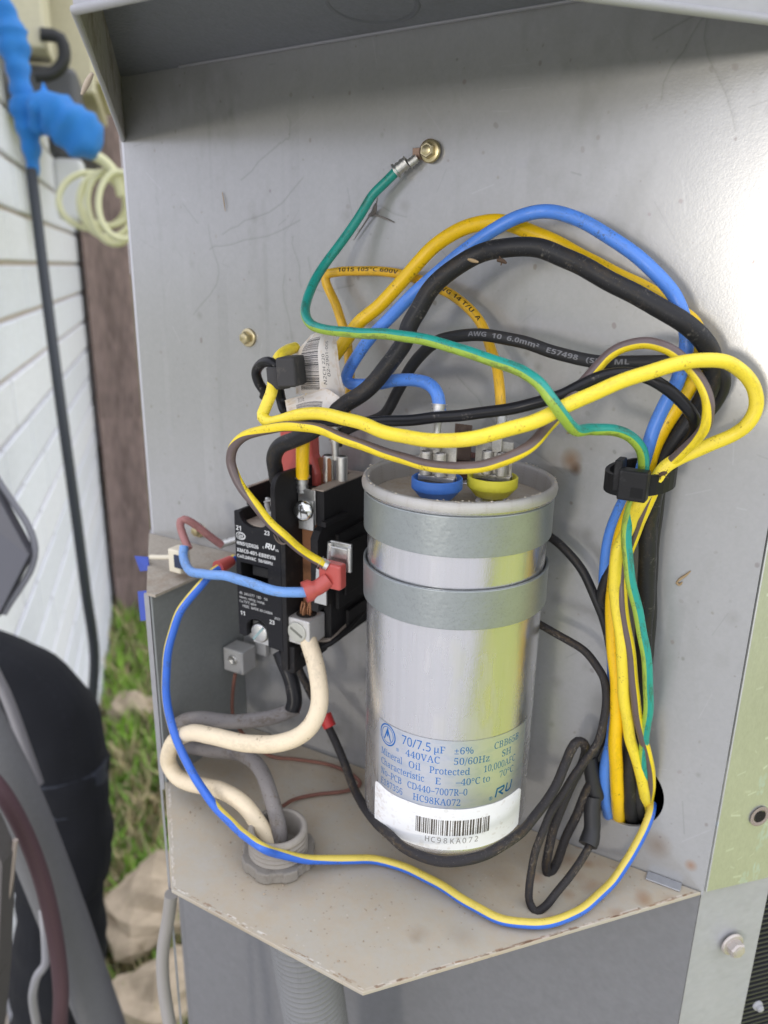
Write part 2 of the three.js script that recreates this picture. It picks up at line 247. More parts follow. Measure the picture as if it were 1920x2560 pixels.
// ---------- the condenser unit: folded sheet metal ----------
const cab = thing('condenser_unit', 'open grey condenser unit with bare control compartment and no cover', 'condenser unit');
const PAN = { x0: -190, y0: -330, w: 290, h: 660 };
const panelTex = canvasTex(1024, 2048, (c, W, H) => {
  const im = c.createImageData(W, H);
  for (let y = 0; y < H; y++) for (let x = 0; x < W; x++) {
    const i = (y % 512) * 512 + (x % 512), j = ((y >> 2) % 512) * 512 + ((x >> 1) % 512), k = (y * W + x) * 4;
    let t = 0.405 * (1 + 0.055 * F2[i] + 0.07 * F1[j]); const g = clamp((F3[j] - 0.1) * 1.8) * 0.17 + clamp(F1[((y >> 3) % 512) * 512 + ((x >> 2) % 512)] * 2) * 0.07;
    im.data[k] = toS(t * (1 - g)); im.data[k + 1] = toS(t * (1 - g)); im.data[k + 2] = toS(t * 0.99 * (1 - g * 1.15)); im.data[k + 3] = 255;
  }
  c.putImageData(im, 0, 0);
  const P = (x, y) => [(x - PAN.x0) / PAN.w * W, (PAN.y0 + PAN.h - y) / PAN.h * H];
  for (let i = 0; i < 46; i++) { const u = rr(0, W), v = rr(0, H * 0.7), w = rr(3, 22), h = rr(120, 600), g = c.createLinearGradient(0, v, 0, v + h), a = rr(0.02, 0.06), q = rnd() < 0.5 ? '235,236,238' : '70,70,70'; g.addColorStop(0, `rgba(${q},0)`); g.addColorStop(0.3, `rgba(${q},${a})`); g.addColorStop(1, `rgba(${q},0)`); c.fillStyle = g; c.fillRect(u, v, w, h); }
  for (let i = 0; i < 260; i++) { c.strokeStyle = `rgba(${rnd() < 0.5 ? '232,233,236' : '80,80,82'},${rr(0.05, 0.2)})`; c.lineWidth = rr(0.6, 1.4); const x = rr(0, W), y = rr(0, H), a = rr(0, 6.3), l = rr(6, 46); c.beginPath(); c.moveTo(x, y); c.lineTo(x + l * Math.cos(a), y + l * Math.sin(a)); c.stroke(); }
  // dried trails, cobweb dust and specks
  const trail = (pts, w, a, col = '70,66,62') => { c.strokeStyle = `rgba(${col},${a})`; c.lineWidth = w; c.lineCap = 'round'; c.beginPath(); pts.forEach((p, i) => i ? c.lineTo(...P(...p)) : c.moveTo(...P(...p))); c.stroke(); };
  const wander = (x, y, dx, dy, n, w, a) => { const p = [[x, y]]; for (let i = 0; i < n; i++) { dx += rr(-2.2, 2.2); dy += rr(-1.6, 1.6); x += dx; y += dy; p.push([x, y]); } trail(p, w, a); trail(p.map(q => [q[0] + 0.4, q[1] + 0.3]), w * 2.6, a * 0.3); };
  for (const a of [[-97, 285, -0.2, -4, 12], [-95, 240, 1, -1, 8], [-140, 235, 4, 0, 9], [-90, 262, -3, -3, 8], [-88, 232, 2, -4, 10], [-140, 245, -1, -5, 8], [-100, 225, 1, -4, 9], [62, 305, -3, -2, 7], [55, 300, 2, -4, 6], [40, 296, 4, 2, 6], [-60, 250, 3, -1, 6], [-20, 190, 3, -2, 8]]) wander(...a, 1.2, 0.13);
  for (let i = 0; i < 900; i++) { const x = rr(-185, 95), y = rr(-40, 320), s = Math.pow(rnd(), 4) * 2.2 + 0.5; c.fillStyle = `rgba(${65 + rr(0, 30) | 0},${42 + rr(0, 26) | 0},${40 + rr(0, 20) | 0},${rr(0.05, 0.26)})`; const [u, v] = P(x, y); c.beginPath(); c.ellipse(u, v, s, s * rr(0.7, 1.6), rr(0, 3), 0, 7); c.fill(); }
  for (let i = 0; i < 60; i++) { const x = rr(-170, 90), y = rr(0, 300), [u, v] = P(x, y), r = rr(3, 13), g = c.createRadialGradient(u, v, 0, u, v, r); g.addColorStop(0, `rgba(80,74,66,${rr(0.08, 0.22)})`); g.addColorStop(1, 'rgba(80,74,66,0)'); c.fillStyle = g; c.fillRect(u - r, v - r, 2 * r, 2 * r); }
  for (const [x, y, r, col, a] of [[27, 163, 5, '120,70,30', 0.5], [29, 160, 3, '70,40,20', 0.6], [20, 157, 9, '110,90,70', 0.25], [75, 14, 7, '120,95,75', 0.4], [88, 10, 3, '150,90,50', 0.5]]) { const [u, v] = P(x, y), R = r * 3.2, g = c.createRadialGradient(u, v, 0, u, v, R); g.addColorStop(0, `rgba(${col},${a})`); g.addColorStop(1, `rgba(${col},0)`); c.fillStyle = g; c.fillRect(u - R, v - R, 2 * R, 2 * R); }
});
panelTex.repeat.set(1000 / PAN.w, 1000 / PAN.h); panelTex.offset.set(-PAN.x0 / PAN.w, -(PAN.y0 / 1000 + GY) * 1000 / PAN.h);
const panelMat = std({ map: panelTex, roughness: 0.25, metalness: 0.34, bumpMap: fineBump, bumpScale: 0.000012 });
const sheetMat = plain([0.40, 0.41, 0.43], { dirt: [0.25, 0.23, 0.21], amount: 0.3, rough: 0.45, metal: 0.5, size: 0.2, bump: 0.00012 });
const shadedSheet = plain([0.26, 0.275, 0.27], { dirt: [0.13, 0.13, 0.12], amount: 0.4, rough: 0.55, metal: 0.3, size: 0.15 });  // darker copy of the sheet colour, with the wall's shade painted in
const dustMat = plain([0.40, 0.36, 0.30], { dirt: [0.27, 0.2, 0.14], amount: 0.55, rough: 0.95, size: 0.1, bump: 0.0003, grain: 0.1, thr: 0.02 });
const postMat = plain([0.37, 0.37, 0.39], { dirt: [0.22, 0.2, 0.18], amount: 0.25, rough: 0.5, metal: 0.08, size: 0.3 });
const lowMat = plain([0.2, 0.2, 0.207], { dirt: [0.18, 0.17, 0.17], amount: 0.3, rough: 0.6, metal: 0.2, size: 0.3 });
const HOLE = [60.6,30.2,0];
{
  // flat foot with the wire hole; above it a sheet with a bow added near its right edge to move the highlight
  const g = new THREE.PlaneGeometry(0.281, 0.252, 96, 90), p = g.attributes.position; g.translate(-0.0465, 0.186 + GY, 0);
  for (let i = 0; i < p.count; i++) { const X = p.getX(i) * 1000, Y = (p.getY(i) - GY) * 1000, e = Math.min(1, (Y - 60) / 40); p.setZ(i, (2.1 * Math.exp(-Math.pow((X - 92) / 42, 2) - Math.pow((Y - 186) / 34, 2)) * e * e) / 1000); }
  g.computeVertexNormals();
  part('back_panel', [metric(g), plate([[-187, -1.6], [94, -1.6], [94, 60], [-187, 60]], -1.2, 0, [[HOLE[0], HOLE[1] + 3, 14.5, 15.5]]), box([-187, 60, -1.6], [94, 312, -0.6])], panelMat, cab);
}
// rolled left edge of the panel and its return flange
part('edge_flange', [sweep([[-187, -26, -4], [-187, 312, -4]], 4, { step: 20 }), sheet([[-190, 312, -3], [-216, 312, -29], [-216, -26, -29], [-190, -26, -3]], 1)], plain([0.55, 0.55, 0.58], { rough: 0.4, metal: 0.3, size: 0.3 }), cab);
// right edge: folded 45 degrees back, scratched zinc flange with a rusty screw hole
const flangeMat = std({ map: canvasTex(256, 1024, (c, W, H) => {
  const im = c.createImageData(W, H); for (let i = 0; i < W * H; i++) { const x = i % W, y = i / W | 0, j = (y % 512) * 512 + x, t = 0.54 * (1 + 0.1 * F2[j] + 0.12 * F1[j]); im.data[i * 4] = toS(t); im.data[i * 4 + 1] = toS(t * 1.02); im.data[i * 4 + 2] = toS(t * 0.98); im.data[i * 4 + 3] = 255; } c.putImageData(im, 0, 0);
  for (let i = 0; i < 150; i++) { c.strokeStyle = `rgba(235,240,245,${rr(0.2, 0.6)})`; c.lineWidth = rr(1, 3.5); const x = rr(20, 240), y = rr(0, H); c.beginPath(); c.moveTo(x, y); c.lineTo(x + rr(6, 34), y + rr(-5, 5)); c.stroke(); }
  for (let i = 0; i < 34; i++) { c.fillStyle = `rgba(200,212,222,${rr(0.25, 0.6)})`; let x = rr(90, 250), y = rr(0, H); for (let k = 0; k < 12; k++) { c.beginPath(); c.ellipse(x + rr(-12, 12), y + rr(-14, 14), rr(2, 7), rr(2, 6), 0, 0, 7); c.fill(); } }
}), roughness: 0.42, metalness: 0.7 });
const fold = (s0, s1, y0, y1, t, off = 0) => { const k = Math.SQRT1_2, a = [94 + k * s0 + off * k, -k * s0 + off * k], b = [94 + k * s1 + off * k, -k * s1 + off * k]; return [[a[0], y0, a[1]], [b[0], y0, b[1]], [b[0], y1, b[1]], [a[0], y1, a[1]]]; };
{
  const k = Math.SQRT1_2, sh = new THREE.Shape(); const w = 0.031, y0 = 0.001, y1 = 0.312;
  sh.moveTo(0, y0); sh.lineTo(w - 0.004, y0); sh.quadraticCurveTo(w, y0, w, y0 + 0.005); sh.lineTo(w, y1); sh.lineTo(0, y1); sh.closePath();
  const h = new THREE.Path(); h.absarc(0.0185, 0.0325, 0.0022, 0, 7); sh.holes.push(h);
  const g = new THREE.ExtrudeGeometry(sh, { depth: 0.0012, bevelEnabled: true, bevelSize: 0.0003, bevelThickness: 0.0003, bevelSegments: 1 }), uv = g.attributes.uv, p = g.attributes.position;
  for (let i = 0; i < uv.count; i++) uv.setXY(i, p.getX(i) / 0.034, p.getY(i) / 0.32);
  g.rotateY(Math.PI / 4); g.translate(0.094, GY, -0.0008); part('side_flange', g, flangeMat, cab, 'folded zinc flange with white scratches and a rusty screw hole');
  const rust = plain([0.4, 0.36, 0.32], { dirt: [0.11, 0.04, 0.02], amount: 0.95, rough: 0.9, size: 0.011, thr: -0.08 });
  const rg = turned([[2.1, -1], [2.5, 1.3], [3.1, 1.7], [4.3, 1.5]], [94 + k * 18.5, 32.5, -k * 18.5], [k, 0, k]); part('screw_hole', rg, rust, cab, 'rusty empty screw hole');
  part('hole_shade', turned([[2.4, 1.62], [0.1, 1.62]], [94 + k * 18.5, 32.5, -k * 18.5], [k, 0, k]), std({ color: rgb(0.01, 0.008, 0.006), roughness: 1 }), cab);  // black disc across the screw hole, painting in the shade inside it
}
// control shelf with dusty top
const shelfPts = [[93, 0.4], [2, 103.5], [-84, 102.5], [-133, 56], [-131, 0.4]];
{
  const t = canvasTex(1024, 512, (c, W, H) => {
    const im = c.createImageData(W, H);
    for (let y = 0; y < H; y++) for (let x = 0; x < W; x++) { const i = (y % 512) * 512 + (x % 512), k = (y * W + x) * 4, d = clamp(0.62 + F3[i] * 0.7 + F1[i] * 0.3), s = clamp((F2[i] - 0.45) * 3) * 0.3; const q = mix(mix([0.42, 0.40, 0.35], [0.43, 0.36, 0.26], d), [0.24, 0.15, 0.09], s * 0.7); im.data[k] = toS(q[0]); im.data[k + 1] = toS(q[1]); im.data[k + 2] = toS(q[2]); im.data[k + 3] = 255; }
    c.putImageData(im, 0, 0);
    const P = (x, z) => [(x + 140) / 240 * W, H - (z / 110) * H];
    const blot = (x, z, r, col, a) => { const [u, v] = P(x, z), R = r * 4.4, g = c.createRadialGradient(u, v, 0, u, v, R); g.addColorStop(0, `rgba(${col},${a})`); g.addColorStop(1, `rgba(${col},0)`); c.fillStyle = g; c.fillRect(u - R, v - R, 2 * R, 2 * R); };
    for (let i = 0; i < 26; i++) blot(rr(35, 85), rr(0, 45), rr(1, 5), '120,72,40', rr(0.1, 0.4));
    for (let i = 0; i < 40; i++) blot(rr(-120, 60), rr(4, 95), rr(2, 9), rnd() < 0.5 ? '190,180,160' : '95,80,65', rr(0.06, 0.2));
    for (let i = 0; i < 700; i++) { const [u, v] = P(rr(-130, 90), rr(0, 103)); c.fillStyle = `rgba(${rnd() < 0.6 ? '80,66,52' : '215,205,190'},${rr(0.12, 0.45)})`; c.beginPath(); c.arc(u, v, rr(0.5, 1.5), 0, 7); c.fill(); }
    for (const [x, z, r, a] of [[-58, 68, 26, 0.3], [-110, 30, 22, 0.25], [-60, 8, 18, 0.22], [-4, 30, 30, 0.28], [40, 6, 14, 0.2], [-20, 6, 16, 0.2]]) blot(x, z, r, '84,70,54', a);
    const edge = (a, e, n, cols) => { for (let k = 0; k < n; k++) { const s = rnd(), l = rr(0.004, 0.03) * (rnd() < 0.2 ? 2 : 1), o = rr(-0.2, 1.1), q = (t) => [a[0] + (e[0] - a[0]) * t, a[1] + (e[1] - a[1]) * t - o]; c.strokeStyle = cols[rnd() * cols.length | 0].replace('A', rr(0.15, 0.6).toFixed(2)); c.lineWidth = rr(0.8, 3); c.beginPath(); c.moveTo(...P(...q(s))); c.lineTo(...P(...q(Math.min(1, s + l)))); c.stroke(); } };
    edge([92, 1], [2, 103], 170, ['rgba(120,82,55,A)', 'rgba(92,66,48,A)', 'rgba(214,204,190,A)']); edge([2, 102.5], [-84, 101.6], 90, ['rgba(226,222,214,A)', 'rgba(120,90,64,A)']); edge([-84, 101.6], [-132, 55], 90, ['rgba(226,222,214,A)', 'rgba(205,198,188,A)']);
  });
  t.repeat.set(1000 / 240, 1000 / 110); t.offset.set(140 / 240, 0);
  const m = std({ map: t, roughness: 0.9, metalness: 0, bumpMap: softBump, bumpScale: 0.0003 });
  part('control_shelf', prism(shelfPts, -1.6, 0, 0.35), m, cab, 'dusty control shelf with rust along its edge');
  // spot-welded tabs where the shelf meets the panel
  part('shelf_tab', [box([73, 0.2, 0.3], [86, 0.8, 5], 0.2), turned([[0.01, 1.3], [1.6, 1], [2.4, 0.2]], [64.5,3.4,4])], sheetMat, cab);
}
// inner wall on the left of the compartment and its dusty top flange
part('compartment_wall', sheet([[-131, 0.2, 0.3], [-133, 0.2, 56], [-133, 94, 56], [-131, 94, 0.3]], 1.2), shadedSheet, cab);
part('top_ledge', prism([[-190, 0.4], [-134, 56.8], [-129, 56.8], [-127, 0.4]], 94, 95.2), dustMat, cab, 'dusty triangular ledge beside the contactor');
part('left_side', [sheet([[-134, -850, 57], [-136, -850, 55], [-136, 94, 55], [-134, 94, 57]], 1), sheet([[-190, 94, 0], [-190, -4, 0], [-134, -4, 57], [-134, 94, 57]], 1)], postMat, cab);
part('side_bend', sheet([[-190, 93.8, -0.5], [-196, 93.8, -6], [-196, -20, -6], [-190, -20, -0.5]], 1), postMat, cab);
// lower part: recessed front sheet, corner posts, coil guard
part('lower_panel', plate([[-187, -846], [93, -846], [93, -2], [-187, -2]], -1.4, -0.2), lowMat, cab);
part('corner_post', [sheet(fold(0.5, 33, -846, -1, 1.2, -1.5), 1.2), sheet(fold(33, 34, -846, -1, 1.2, -2.2), 4)], postMat, cab);
part('left_post', [sweep([[-189, -846, -3], [-189, -3, -3]], 3, { step: 40 }), sheet([[-191, -3, -3], [-216, -3, -29], [-216, -846, -29], [-191, -846, -3]], 1)], lowMat, cab);
{
  const black = std({ color: rgb(0.03, 0.03, 0.033), roughness: 0.6 }), fins = [];
  for (let i = 0; i < 260; i++) { const y = -1 - i * 2.6; fins.push(sheet(fold(35, 300, y, y + 0.9, 1, -4), 3)); }
  const fm = part('coil_fins', fins, std({ color: rgb(0.06, 0.06, 0.065), roughness: 0.5, metalness: 0.4 }), cab); fm.userData.kind = 'stuff';
  part('coil_back', sheet(fold(34, 300, -846, -1, 1, -9), 2), black, cab);
  part('side_top', sheet(fold(32, 300, 2, 312, 1, -3), 1), postMat, cab);
  part('inner_back', [sheet([[306, -846, -216], [-404, -846, -216], [-404, 312, -216], [306, 312, -216]], 2)], black, cab);
  part('inner_left', sheet([[-216, -846, -29], [-404, -846, -216], [-404, 312, -216], [-216, 312, -29]], 2), postMat, cab);
  part('inner_top', prism([[94, -2], [306, -214], [-404, -214], [-190, -2]], 312, 313), postMat, cab);
}
// hood over the compartment: a cap with a skirt folded down all round
{
  const under = plain([0.19, 0.2, 0.225], { dirt: [0.12, 0.115, 0.11], amount: 0.4, rough: 0.5, metal: 0.35, size: 0.18, bump: 0.0002 });  // same sheet made darker and bluer, shade painted into the colour
  const dusty = plain([0.3, 0.29, 0.275], { dirt: [0.14, 0.11, 0.085], amount: 0.7, rough: 0.9, size: 0.05, thr: -0.05, bump: 0.0003 });
  const yb = 291, L0 = [-189, 281, -2], L1 = [-84, yb, 111], R1 = [-9, yb, 112], R0 = [97, yb, 2], up = (p, y) => [p[0], y, p[2]];
  part('hood', [sheet([[-187, 306, 0.4], [94, 310.5, 0.4], up(R1, 322), up(L1, 322)], 1.2), sheet([up(L1, 322), up(L0, 312), [-187, 306, 0.4]], 1.2)], under, cab, 'underside of the grey top hood with shade painted into its colour');
  part('hood_skirt', sheet([L1, R1, up(R1, 345), up(L1, 345)], 1.2), postMat, cab);
  part('hood_skirt', sheet([R1, R0, up(R0, 345), up(R1, 345)], 1.2), postMat, cab);
  part('hood_end', sheet([L0, L1, up(L1, 345), up(L0, 345)], 1.2), dusty, cab, 'dusty left end of the hood skirt');
  part('hood_lip', [sweep([L0, [-120, 288, 72], L1], 0.9, { step: 4 }), sweep([L1, R1], 1.2, { step: 4 }), sweep([R1, R0], 1.2, { step: 4 })], postMat, cab);
  part('hood_top', sheet([up(L0, 345), up(L1, 345), up(R1, 345), up(R0, 345), [300, 345, -210], [-400, 345, -210]], 1), postMat, cab);
  part('hood_bead', sweep([[-150, 306.8, 1.4], [-120, 307.2, 1.6], [-40, 308.6, 1.6], [60, 310, 1.4]], 0.8, { step: 6 }), plain([0.3, 0.3, 0.32], { rough: 0.4, metal: 0.5 }), cab);
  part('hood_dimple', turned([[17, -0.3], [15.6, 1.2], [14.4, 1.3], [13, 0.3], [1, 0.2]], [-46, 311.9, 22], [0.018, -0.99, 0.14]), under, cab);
}
// loose grit lying on the shelf and crumbs on the capacitor rim
{
  const crumb = (n, place, s0, s1) => { const list = []; for (let i = 0; i < n; i++) { const g = new THREE.TetrahedronGeometry(rr(s0, s1) / 1000, 0); g.scale(rr(0.6, 1.8), rr(0.4, 0.9), rr(0.6, 1.6)); g.rotateY(rr(0, 6)); const v = V(place()); g.translate(v.x, v.y, v.z); list.push(g); } return mergeGeometries(list); };
  const inShelf = () => { for (;;) { const z = rr(2, 101), x = rr(-130, 88); if (x - z > -186 && x + z < 92) return [x, 0.2, z]; } };
  solo('grit', crumb(170, inShelf, 0.2, 0.6), std({ color: rgb(0.36, 0.29, 0.21), roughness: 1 }), 'fine brown grit scattered over the control shelf', 'grit', null, 'stuff');
  solo('grit', crumb(90, () => { const a = rr(0, 6.28), r = 31.75 + rr(0, 1.8); return [-3.3 + r * Math.sin(a), 160.1, 31.6 + r * Math.cos(a)]; }, 0.2, 0.55), std({ color: rgb(0.6, 0.54, 0.44), roughness: 1 }), 'pale crumbs of dirt stuck on the capacitor rim', 'grit', null, 'stuff');
}
// zinc bolts
const zinc = std({ map: tex(128, (i0, x, y) => { const i = (y * 512 | 0) * 512 + (x * 512 | 0); return mix([0.62, 0.52, 0.28], [0.5, 0.44, 0.3], clamp(0.5 + F1[i] * 2)); }, 0.02), roughness: 0.28, metalness: 0.9 });
function hexBolt(p, r, dir, mat, label, group) {
  const b = part('hex_bolt', [turned([[0.1, 1.2], [r * 1.25, 1.15], [r * 1.42, 0.6], [r * 1.44, 0]], p, dir), hexHead(r, r * 0.95, [p[0] + dir[0], p[1] + dir[1], p[2] + dir[2]], dir), turned([[0.05, r * 0.95 + 0.35], [r * 0.55, r * 0.95 + 0.3], [r * 0.62, r * 0.95 + 0.05]], [p[0] + dir[0], p[1] + dir[1], p[2] + dir[2]], dir)], mat, cab, label);
  return b;
}
hexBolt([-33.3,268.6,1.5], 2.75, [0, 0, 1], zinc, 'yellow zinc hex bolt holding the green ground wire');
hexBolt([-119.7,198.6,0.2], 2.8, [0, 0, 1], zinc, 'yellow zinc hex bolt on the bare panel');
hexBolt([-155.5,103,0.2], 2.6, [0, 0, 1], zinc, 'zinc bolt behind the pink wire');
{
  const k = Math.SQRT1_2, rusty = std({ map: tex(128, (i0, x, y) => { const i = (y * 512 | 0) * 512 + (x * 512 | 0); return mix([0.6, 0.58, 0.55], [0.22, 0.08, 0.03], clamp(0.2 + F1[i] * 3)); }, 0.014), roughness: 0.5, metalness: 0.5 });
  hexBolt([107.1,-30.6,-13.1], 3.5, [k, 0, k], rusty, 'rust-stained hex bolt on the corner post');
  hexBolt([121,-68.1,-26], 1.6, [k, 0, k], postMat, 'small pale screw beside the coil');
}
// strips of blue masking tape left on the cabinet edge
const tape = plain([0.05, 0.09, 0.42], { rough: 0.8, size: 0.05 });
for (const [y0, y1, l] of [[1390, 1430, 'short scrap of blue tape at the ledge corner'], [1475, 1553, 'longer strip of blue tape below the ledge corner']]) {
  const m = solo('blue_tape', [sheet([[-177.6,91.9,22], [-155.6,99.7,34], [-155.6,93,34], [-174.6,84.5,22]], 0.4), sheet([[-177.5,73.1,22], [-158.2,82.3,34], [-159,66.9,34], [-177.3,57,22]], 0.4)][y0 > 1400 ? 1 : 0], tape, l, 'tape'); settle(m);
}

// ---------- run capacitor ----------
const CX = -3.3, CZ = 31.6, R = 31.75;
const alu = std({ map: tex(512, (i, x, y) => { const s = hash(x * 512 | 0, 7, 3) - 0.5, d = clamp((F3[i] - 0.16) * 2.5) * 0.3; return mix([0.68, 0.675, 0.69].map(v => v * (1 + 0.05 * s + 0.06 * F1[i])), [0.62, 0.6, 0.56], d); }, 1), roughness: 0.4, metalness: 0.9,
  roughnessMap: tex(512, (i, x, y) => { const d = clamp((F3[i] - 0.1) * 3); const v = 0.62 + 0.6 * d + 0.2 * F2[i] + 0.25 * F1[i]; return [v, clamp(v), v]; }, 1, false), bumpMap: grainBump, bumpScale: 0.00004 });
const cap = thing('run_capacitor', 'upright aluminium run capacitor with blue printed lettering and barcode', 'capacitor');
{
  part('can', turned([[0.1, 25], [R - 3, 25], [R - 0.8, 25.8], [R, 28], [R, 90], [R, 151], [R - 0.6, 152.5], [R - 0.7, 154], [R + 1.0, 155.2], [R + 1.9, 156], [R + 2.1, 157.4]], [CX, 0, CZ], [0, 1, 0], 96), alu, cap);
  const rim = plain([0.56, 0.55, 0.53], { dirt: [0.3, 0.24, 0.17], amount: 0.8, rough: 0.5, metal: 0.7, size: 0.04, grain: 0.12 });
  part('rim', turned([[R + 2.1, 156.6], [R + 2.3, 158], [R + 1.7, 159.6], [R + 0.9, 160.1], [R + 0.2, 159.8], [R - 0.2, 158.8], [R - 0.6, 155], [R - 0.9, 152.6]], [CX, 0, CZ], [0, 1, 0], 96), rim, cap, 'dusty rolled rim');
  const topDust = std({ map: tex(512, (i, x, y) => { const s = clamp((F2[i] - 0.3) * 2.2), d = clamp(0.5 + F1[i] * 1.2 + F3[i] * 0.4); return mix(mix([0.46, 0.42, 0.37], [0.38, 0.30, 0.21], d), [0.1, 0.065, 0.04], s * 0.85); }, 0.06), roughness: 0.95, bumpMap: softBump, bumpScale: 0.0004 });
  const topPlate = turned([[0.1, 153.6], [10, 153.5], [22, 152.8], [R - 0.8, 152.5]], [CX, 0, CZ], [0, 1, 0], 64); metric(topPlate); part('top_plate', metric(topPlate), topDust, cap, 'top plate covered in tan dust');
  // printed film and barcode sticker
  const film = canvasTex(1024, 512, (c, W, H) => {
    c.fillStyle = 'rgb(208,211,218)'; c.fillRect(0, 0, W, H);
    for (let i = 0; i < 400; i++) { c.fillStyle = `rgba(${rnd() < 0.5 ? '215,222,232' : '176,190,210'},0.14)`; c.beginPath(); c.ellipse(rr(0, W), rr(0, H), rr(8, 60), rr(6, 24), 0, 0, 7); c.fill(); }
    c.fillStyle = 'rgb(28,112,200)'; c.strokeStyle = 'rgb(28,112,200)'; c.textBaseline = 'alphabetic';
    const T = (s, x, y, px, font = 'serif', w = '500') => { c.font = `${w} ${px}px ${font}`; c.fillText(s, x, y); };
    c.lineWidth = 8; c.beginPath(); c.ellipse(80, 70, 60, 62, 0, 0, 7); c.stroke(); c.lineWidth = 4; c.beginPath(); c.ellipse(80, 70, 46, 48, 0, 0, 7); c.stroke();
    c.lineWidth = 9; c.beginPath(); c.moveTo(54, 102); c.lineTo(80, 34); c.lineTo(106, 102); c.moveTo(80, 34); c.lineTo(80, 80); c.stroke();
    const rows = [[['®', 148, 34, 0], ['70/7.5', 186, 186, 1], ['μF', 384, 84, 0], ['±6%', 500, 130, 0], ['CBB65B', 740, 200, 0]], [['440VAC', 215, 215, 0], ['50/60Hz', 500, 220, 0], ['SH', 800, 80, 0]],
      [['Mineral', 26, 170, 0], ['Oil', 236, 80, 0], ['Protected', 364, 236, 0], ['10,000AFC', 680, 240, 0]], [['Characteristic', 26, 312, 0], ['E', 400, 44, 0], ['–40°C to', 520, 210, 0], ['70°C', 790, 120, 0]], [['No–PCB', 26, 170, 0], ['CD440–7007R–0', 232, 360, 0]], [['E187356', 26, 178, 0], ['HC98KA072', 270, 286, 0]]];
    rows.forEach((row, k) => row.forEach(([s, x, w, sans]) => { c.font = `500 ${s === '®' ? 28 : sans ? 74 : 57}px ${sans ? 'sans-serif' : 'serif'}`; c.fillText(s, x, 78 + k * 64 + (s === '®' ? 60 : 0), w); }));
    c.save(); c.translate(770, 330); c.rotate(-0.08); c.lineWidth = 11; c.beginPath(); c.moveTo(0, 58); c.lineTo(14, 8); c.lineTo(64, 8); c.quadraticCurveTo(74, 30, 30, 34); c.lineTo(58, 60); c.moveTo(94, 4); c.lineTo(80, 48); c.quadraticCurveTo(96, 66, 120, 48); c.lineTo(134, 2); c.stroke(); c.restore(); T('®', 728, 396, 32);
  });
  film.wrapS = film.wrapT = THREE.ClampToEdgeWrapping;
  const A0 = -0.47, A1 = 1.5;
  part('printed_label', wrapPatch(CX, CZ, R + 0.12, A0, A1, 40, 74), std({ map: film, roughness: 0.38, metalness: 0.85 }), cap, 'bluish printed film with the ratings in blue');
  const st = canvasTex(1024, 256, (c, W, H) => {
    c.fillStyle = 'rgb(236,236,236)'; c.fillRect(0, 0, W, H); for (let i = 0; i < 260; i++) { c.fillStyle = `rgba(150,130,110,${rr(0.03, 0.14)})`; const e = rnd() < 0.35; c.beginPath(); c.ellipse(e ? rr(0, 90) : rr(0, W), rr(0, H), rr(2, 16), rr(2, 12), 0, 0, 7); c.fill(); }
    let x = 318; c.fillStyle = 'rgb(74,66,60)'; while (x < 748) { const w = [4, 4, 8, 4, 11, 6][rnd() * 6 | 0]; c.fillRect(x, 70, w, 96); x += w + [4, 5, 8, 5, 9][rnd() * 5 | 0]; }
    c.fillStyle = 'rgb(128,124,120)'; c.font = '46px sans-serif'; 'HC98KA072'.split('').forEach((ch, i) => c.fillText(ch, 372 + i * 36, 214));
  });
  st.wrapS = st.wrapT = THREE.ClampToEdgeWrapping;
  part('barcode_sticker', wrapPatch(CX, CZ, R + 0.3, -0.53, 1.5, 28.6, 46.2, 0, u => u > 0.965 ? -2.2 * (u - 0.965) / 0.035 : u < 0.02 ? -1 + rr(0, 0.4) : 0.5 * Math.sin(u * 30) * (u < 0.1 ? 1 : 0.15)), std({ map: st, roughness: 0.6 }), cap, 'white sticker with a barcode and serial number');
  // the three terminals
  const tin = plain([0.6, 0.58, 0.54], { dirt: [0.12, 0.1, 0.09], amount: 0.75, rough: 0.35, metal: 0.85, size: 0.03, grain: 0.15, thr: 0.0 });
  const cups = [['cup', [-5, 46], [0.035, 0.16, 0.55], 'blue terminal cup'], ['cup', [10, 34], [0.72, 0.66, 0.04], 'yellow terminal cup'], ['cup', [-10, 14], [0.23, 0.1, 0.075], 'brown terminal cup with scorched top']];
  cups.forEach(([n, [x, z], col, l], k) => {
    const y = 153.4, m = plain(col, { dirt: k === 2 ? [0.02, 0.015, 0.012] : [0.25, 0.2, 0.15], amount: k === 2 ? 0.9 : 0.3, rough: 0.45, size: 0.02, thr: k === 2 ? -0.05 : 0.15 });
    part('stud', turned([[6, y - 0.6], [5.2, y + 0.6], [3.6, y + 1.6], [3.4, y + 3]], [x, 0, z]), alu, cap);
    const cup = part('cup', turned([[3.6, y + 2], [5.6, y + 2], [8.2, y + 5], [8.6, y + 5.4], [8.6, y + 8.6], [8.2, y + 9], [7.5, y + 8.6], [6.8, y + 6.4], [0.1, y + 6.2]], [x, 0, z], [0, 1, 0], 48), m, cap, l);
    part('goo', turned([[7.4, y + 7.2], [4, y + 7.8], [0.1, y + 7.6]], [x, 0, z]), std({ color: rgb(0.025, 0.02, 0.016), roughness: 0.5 }), cup);
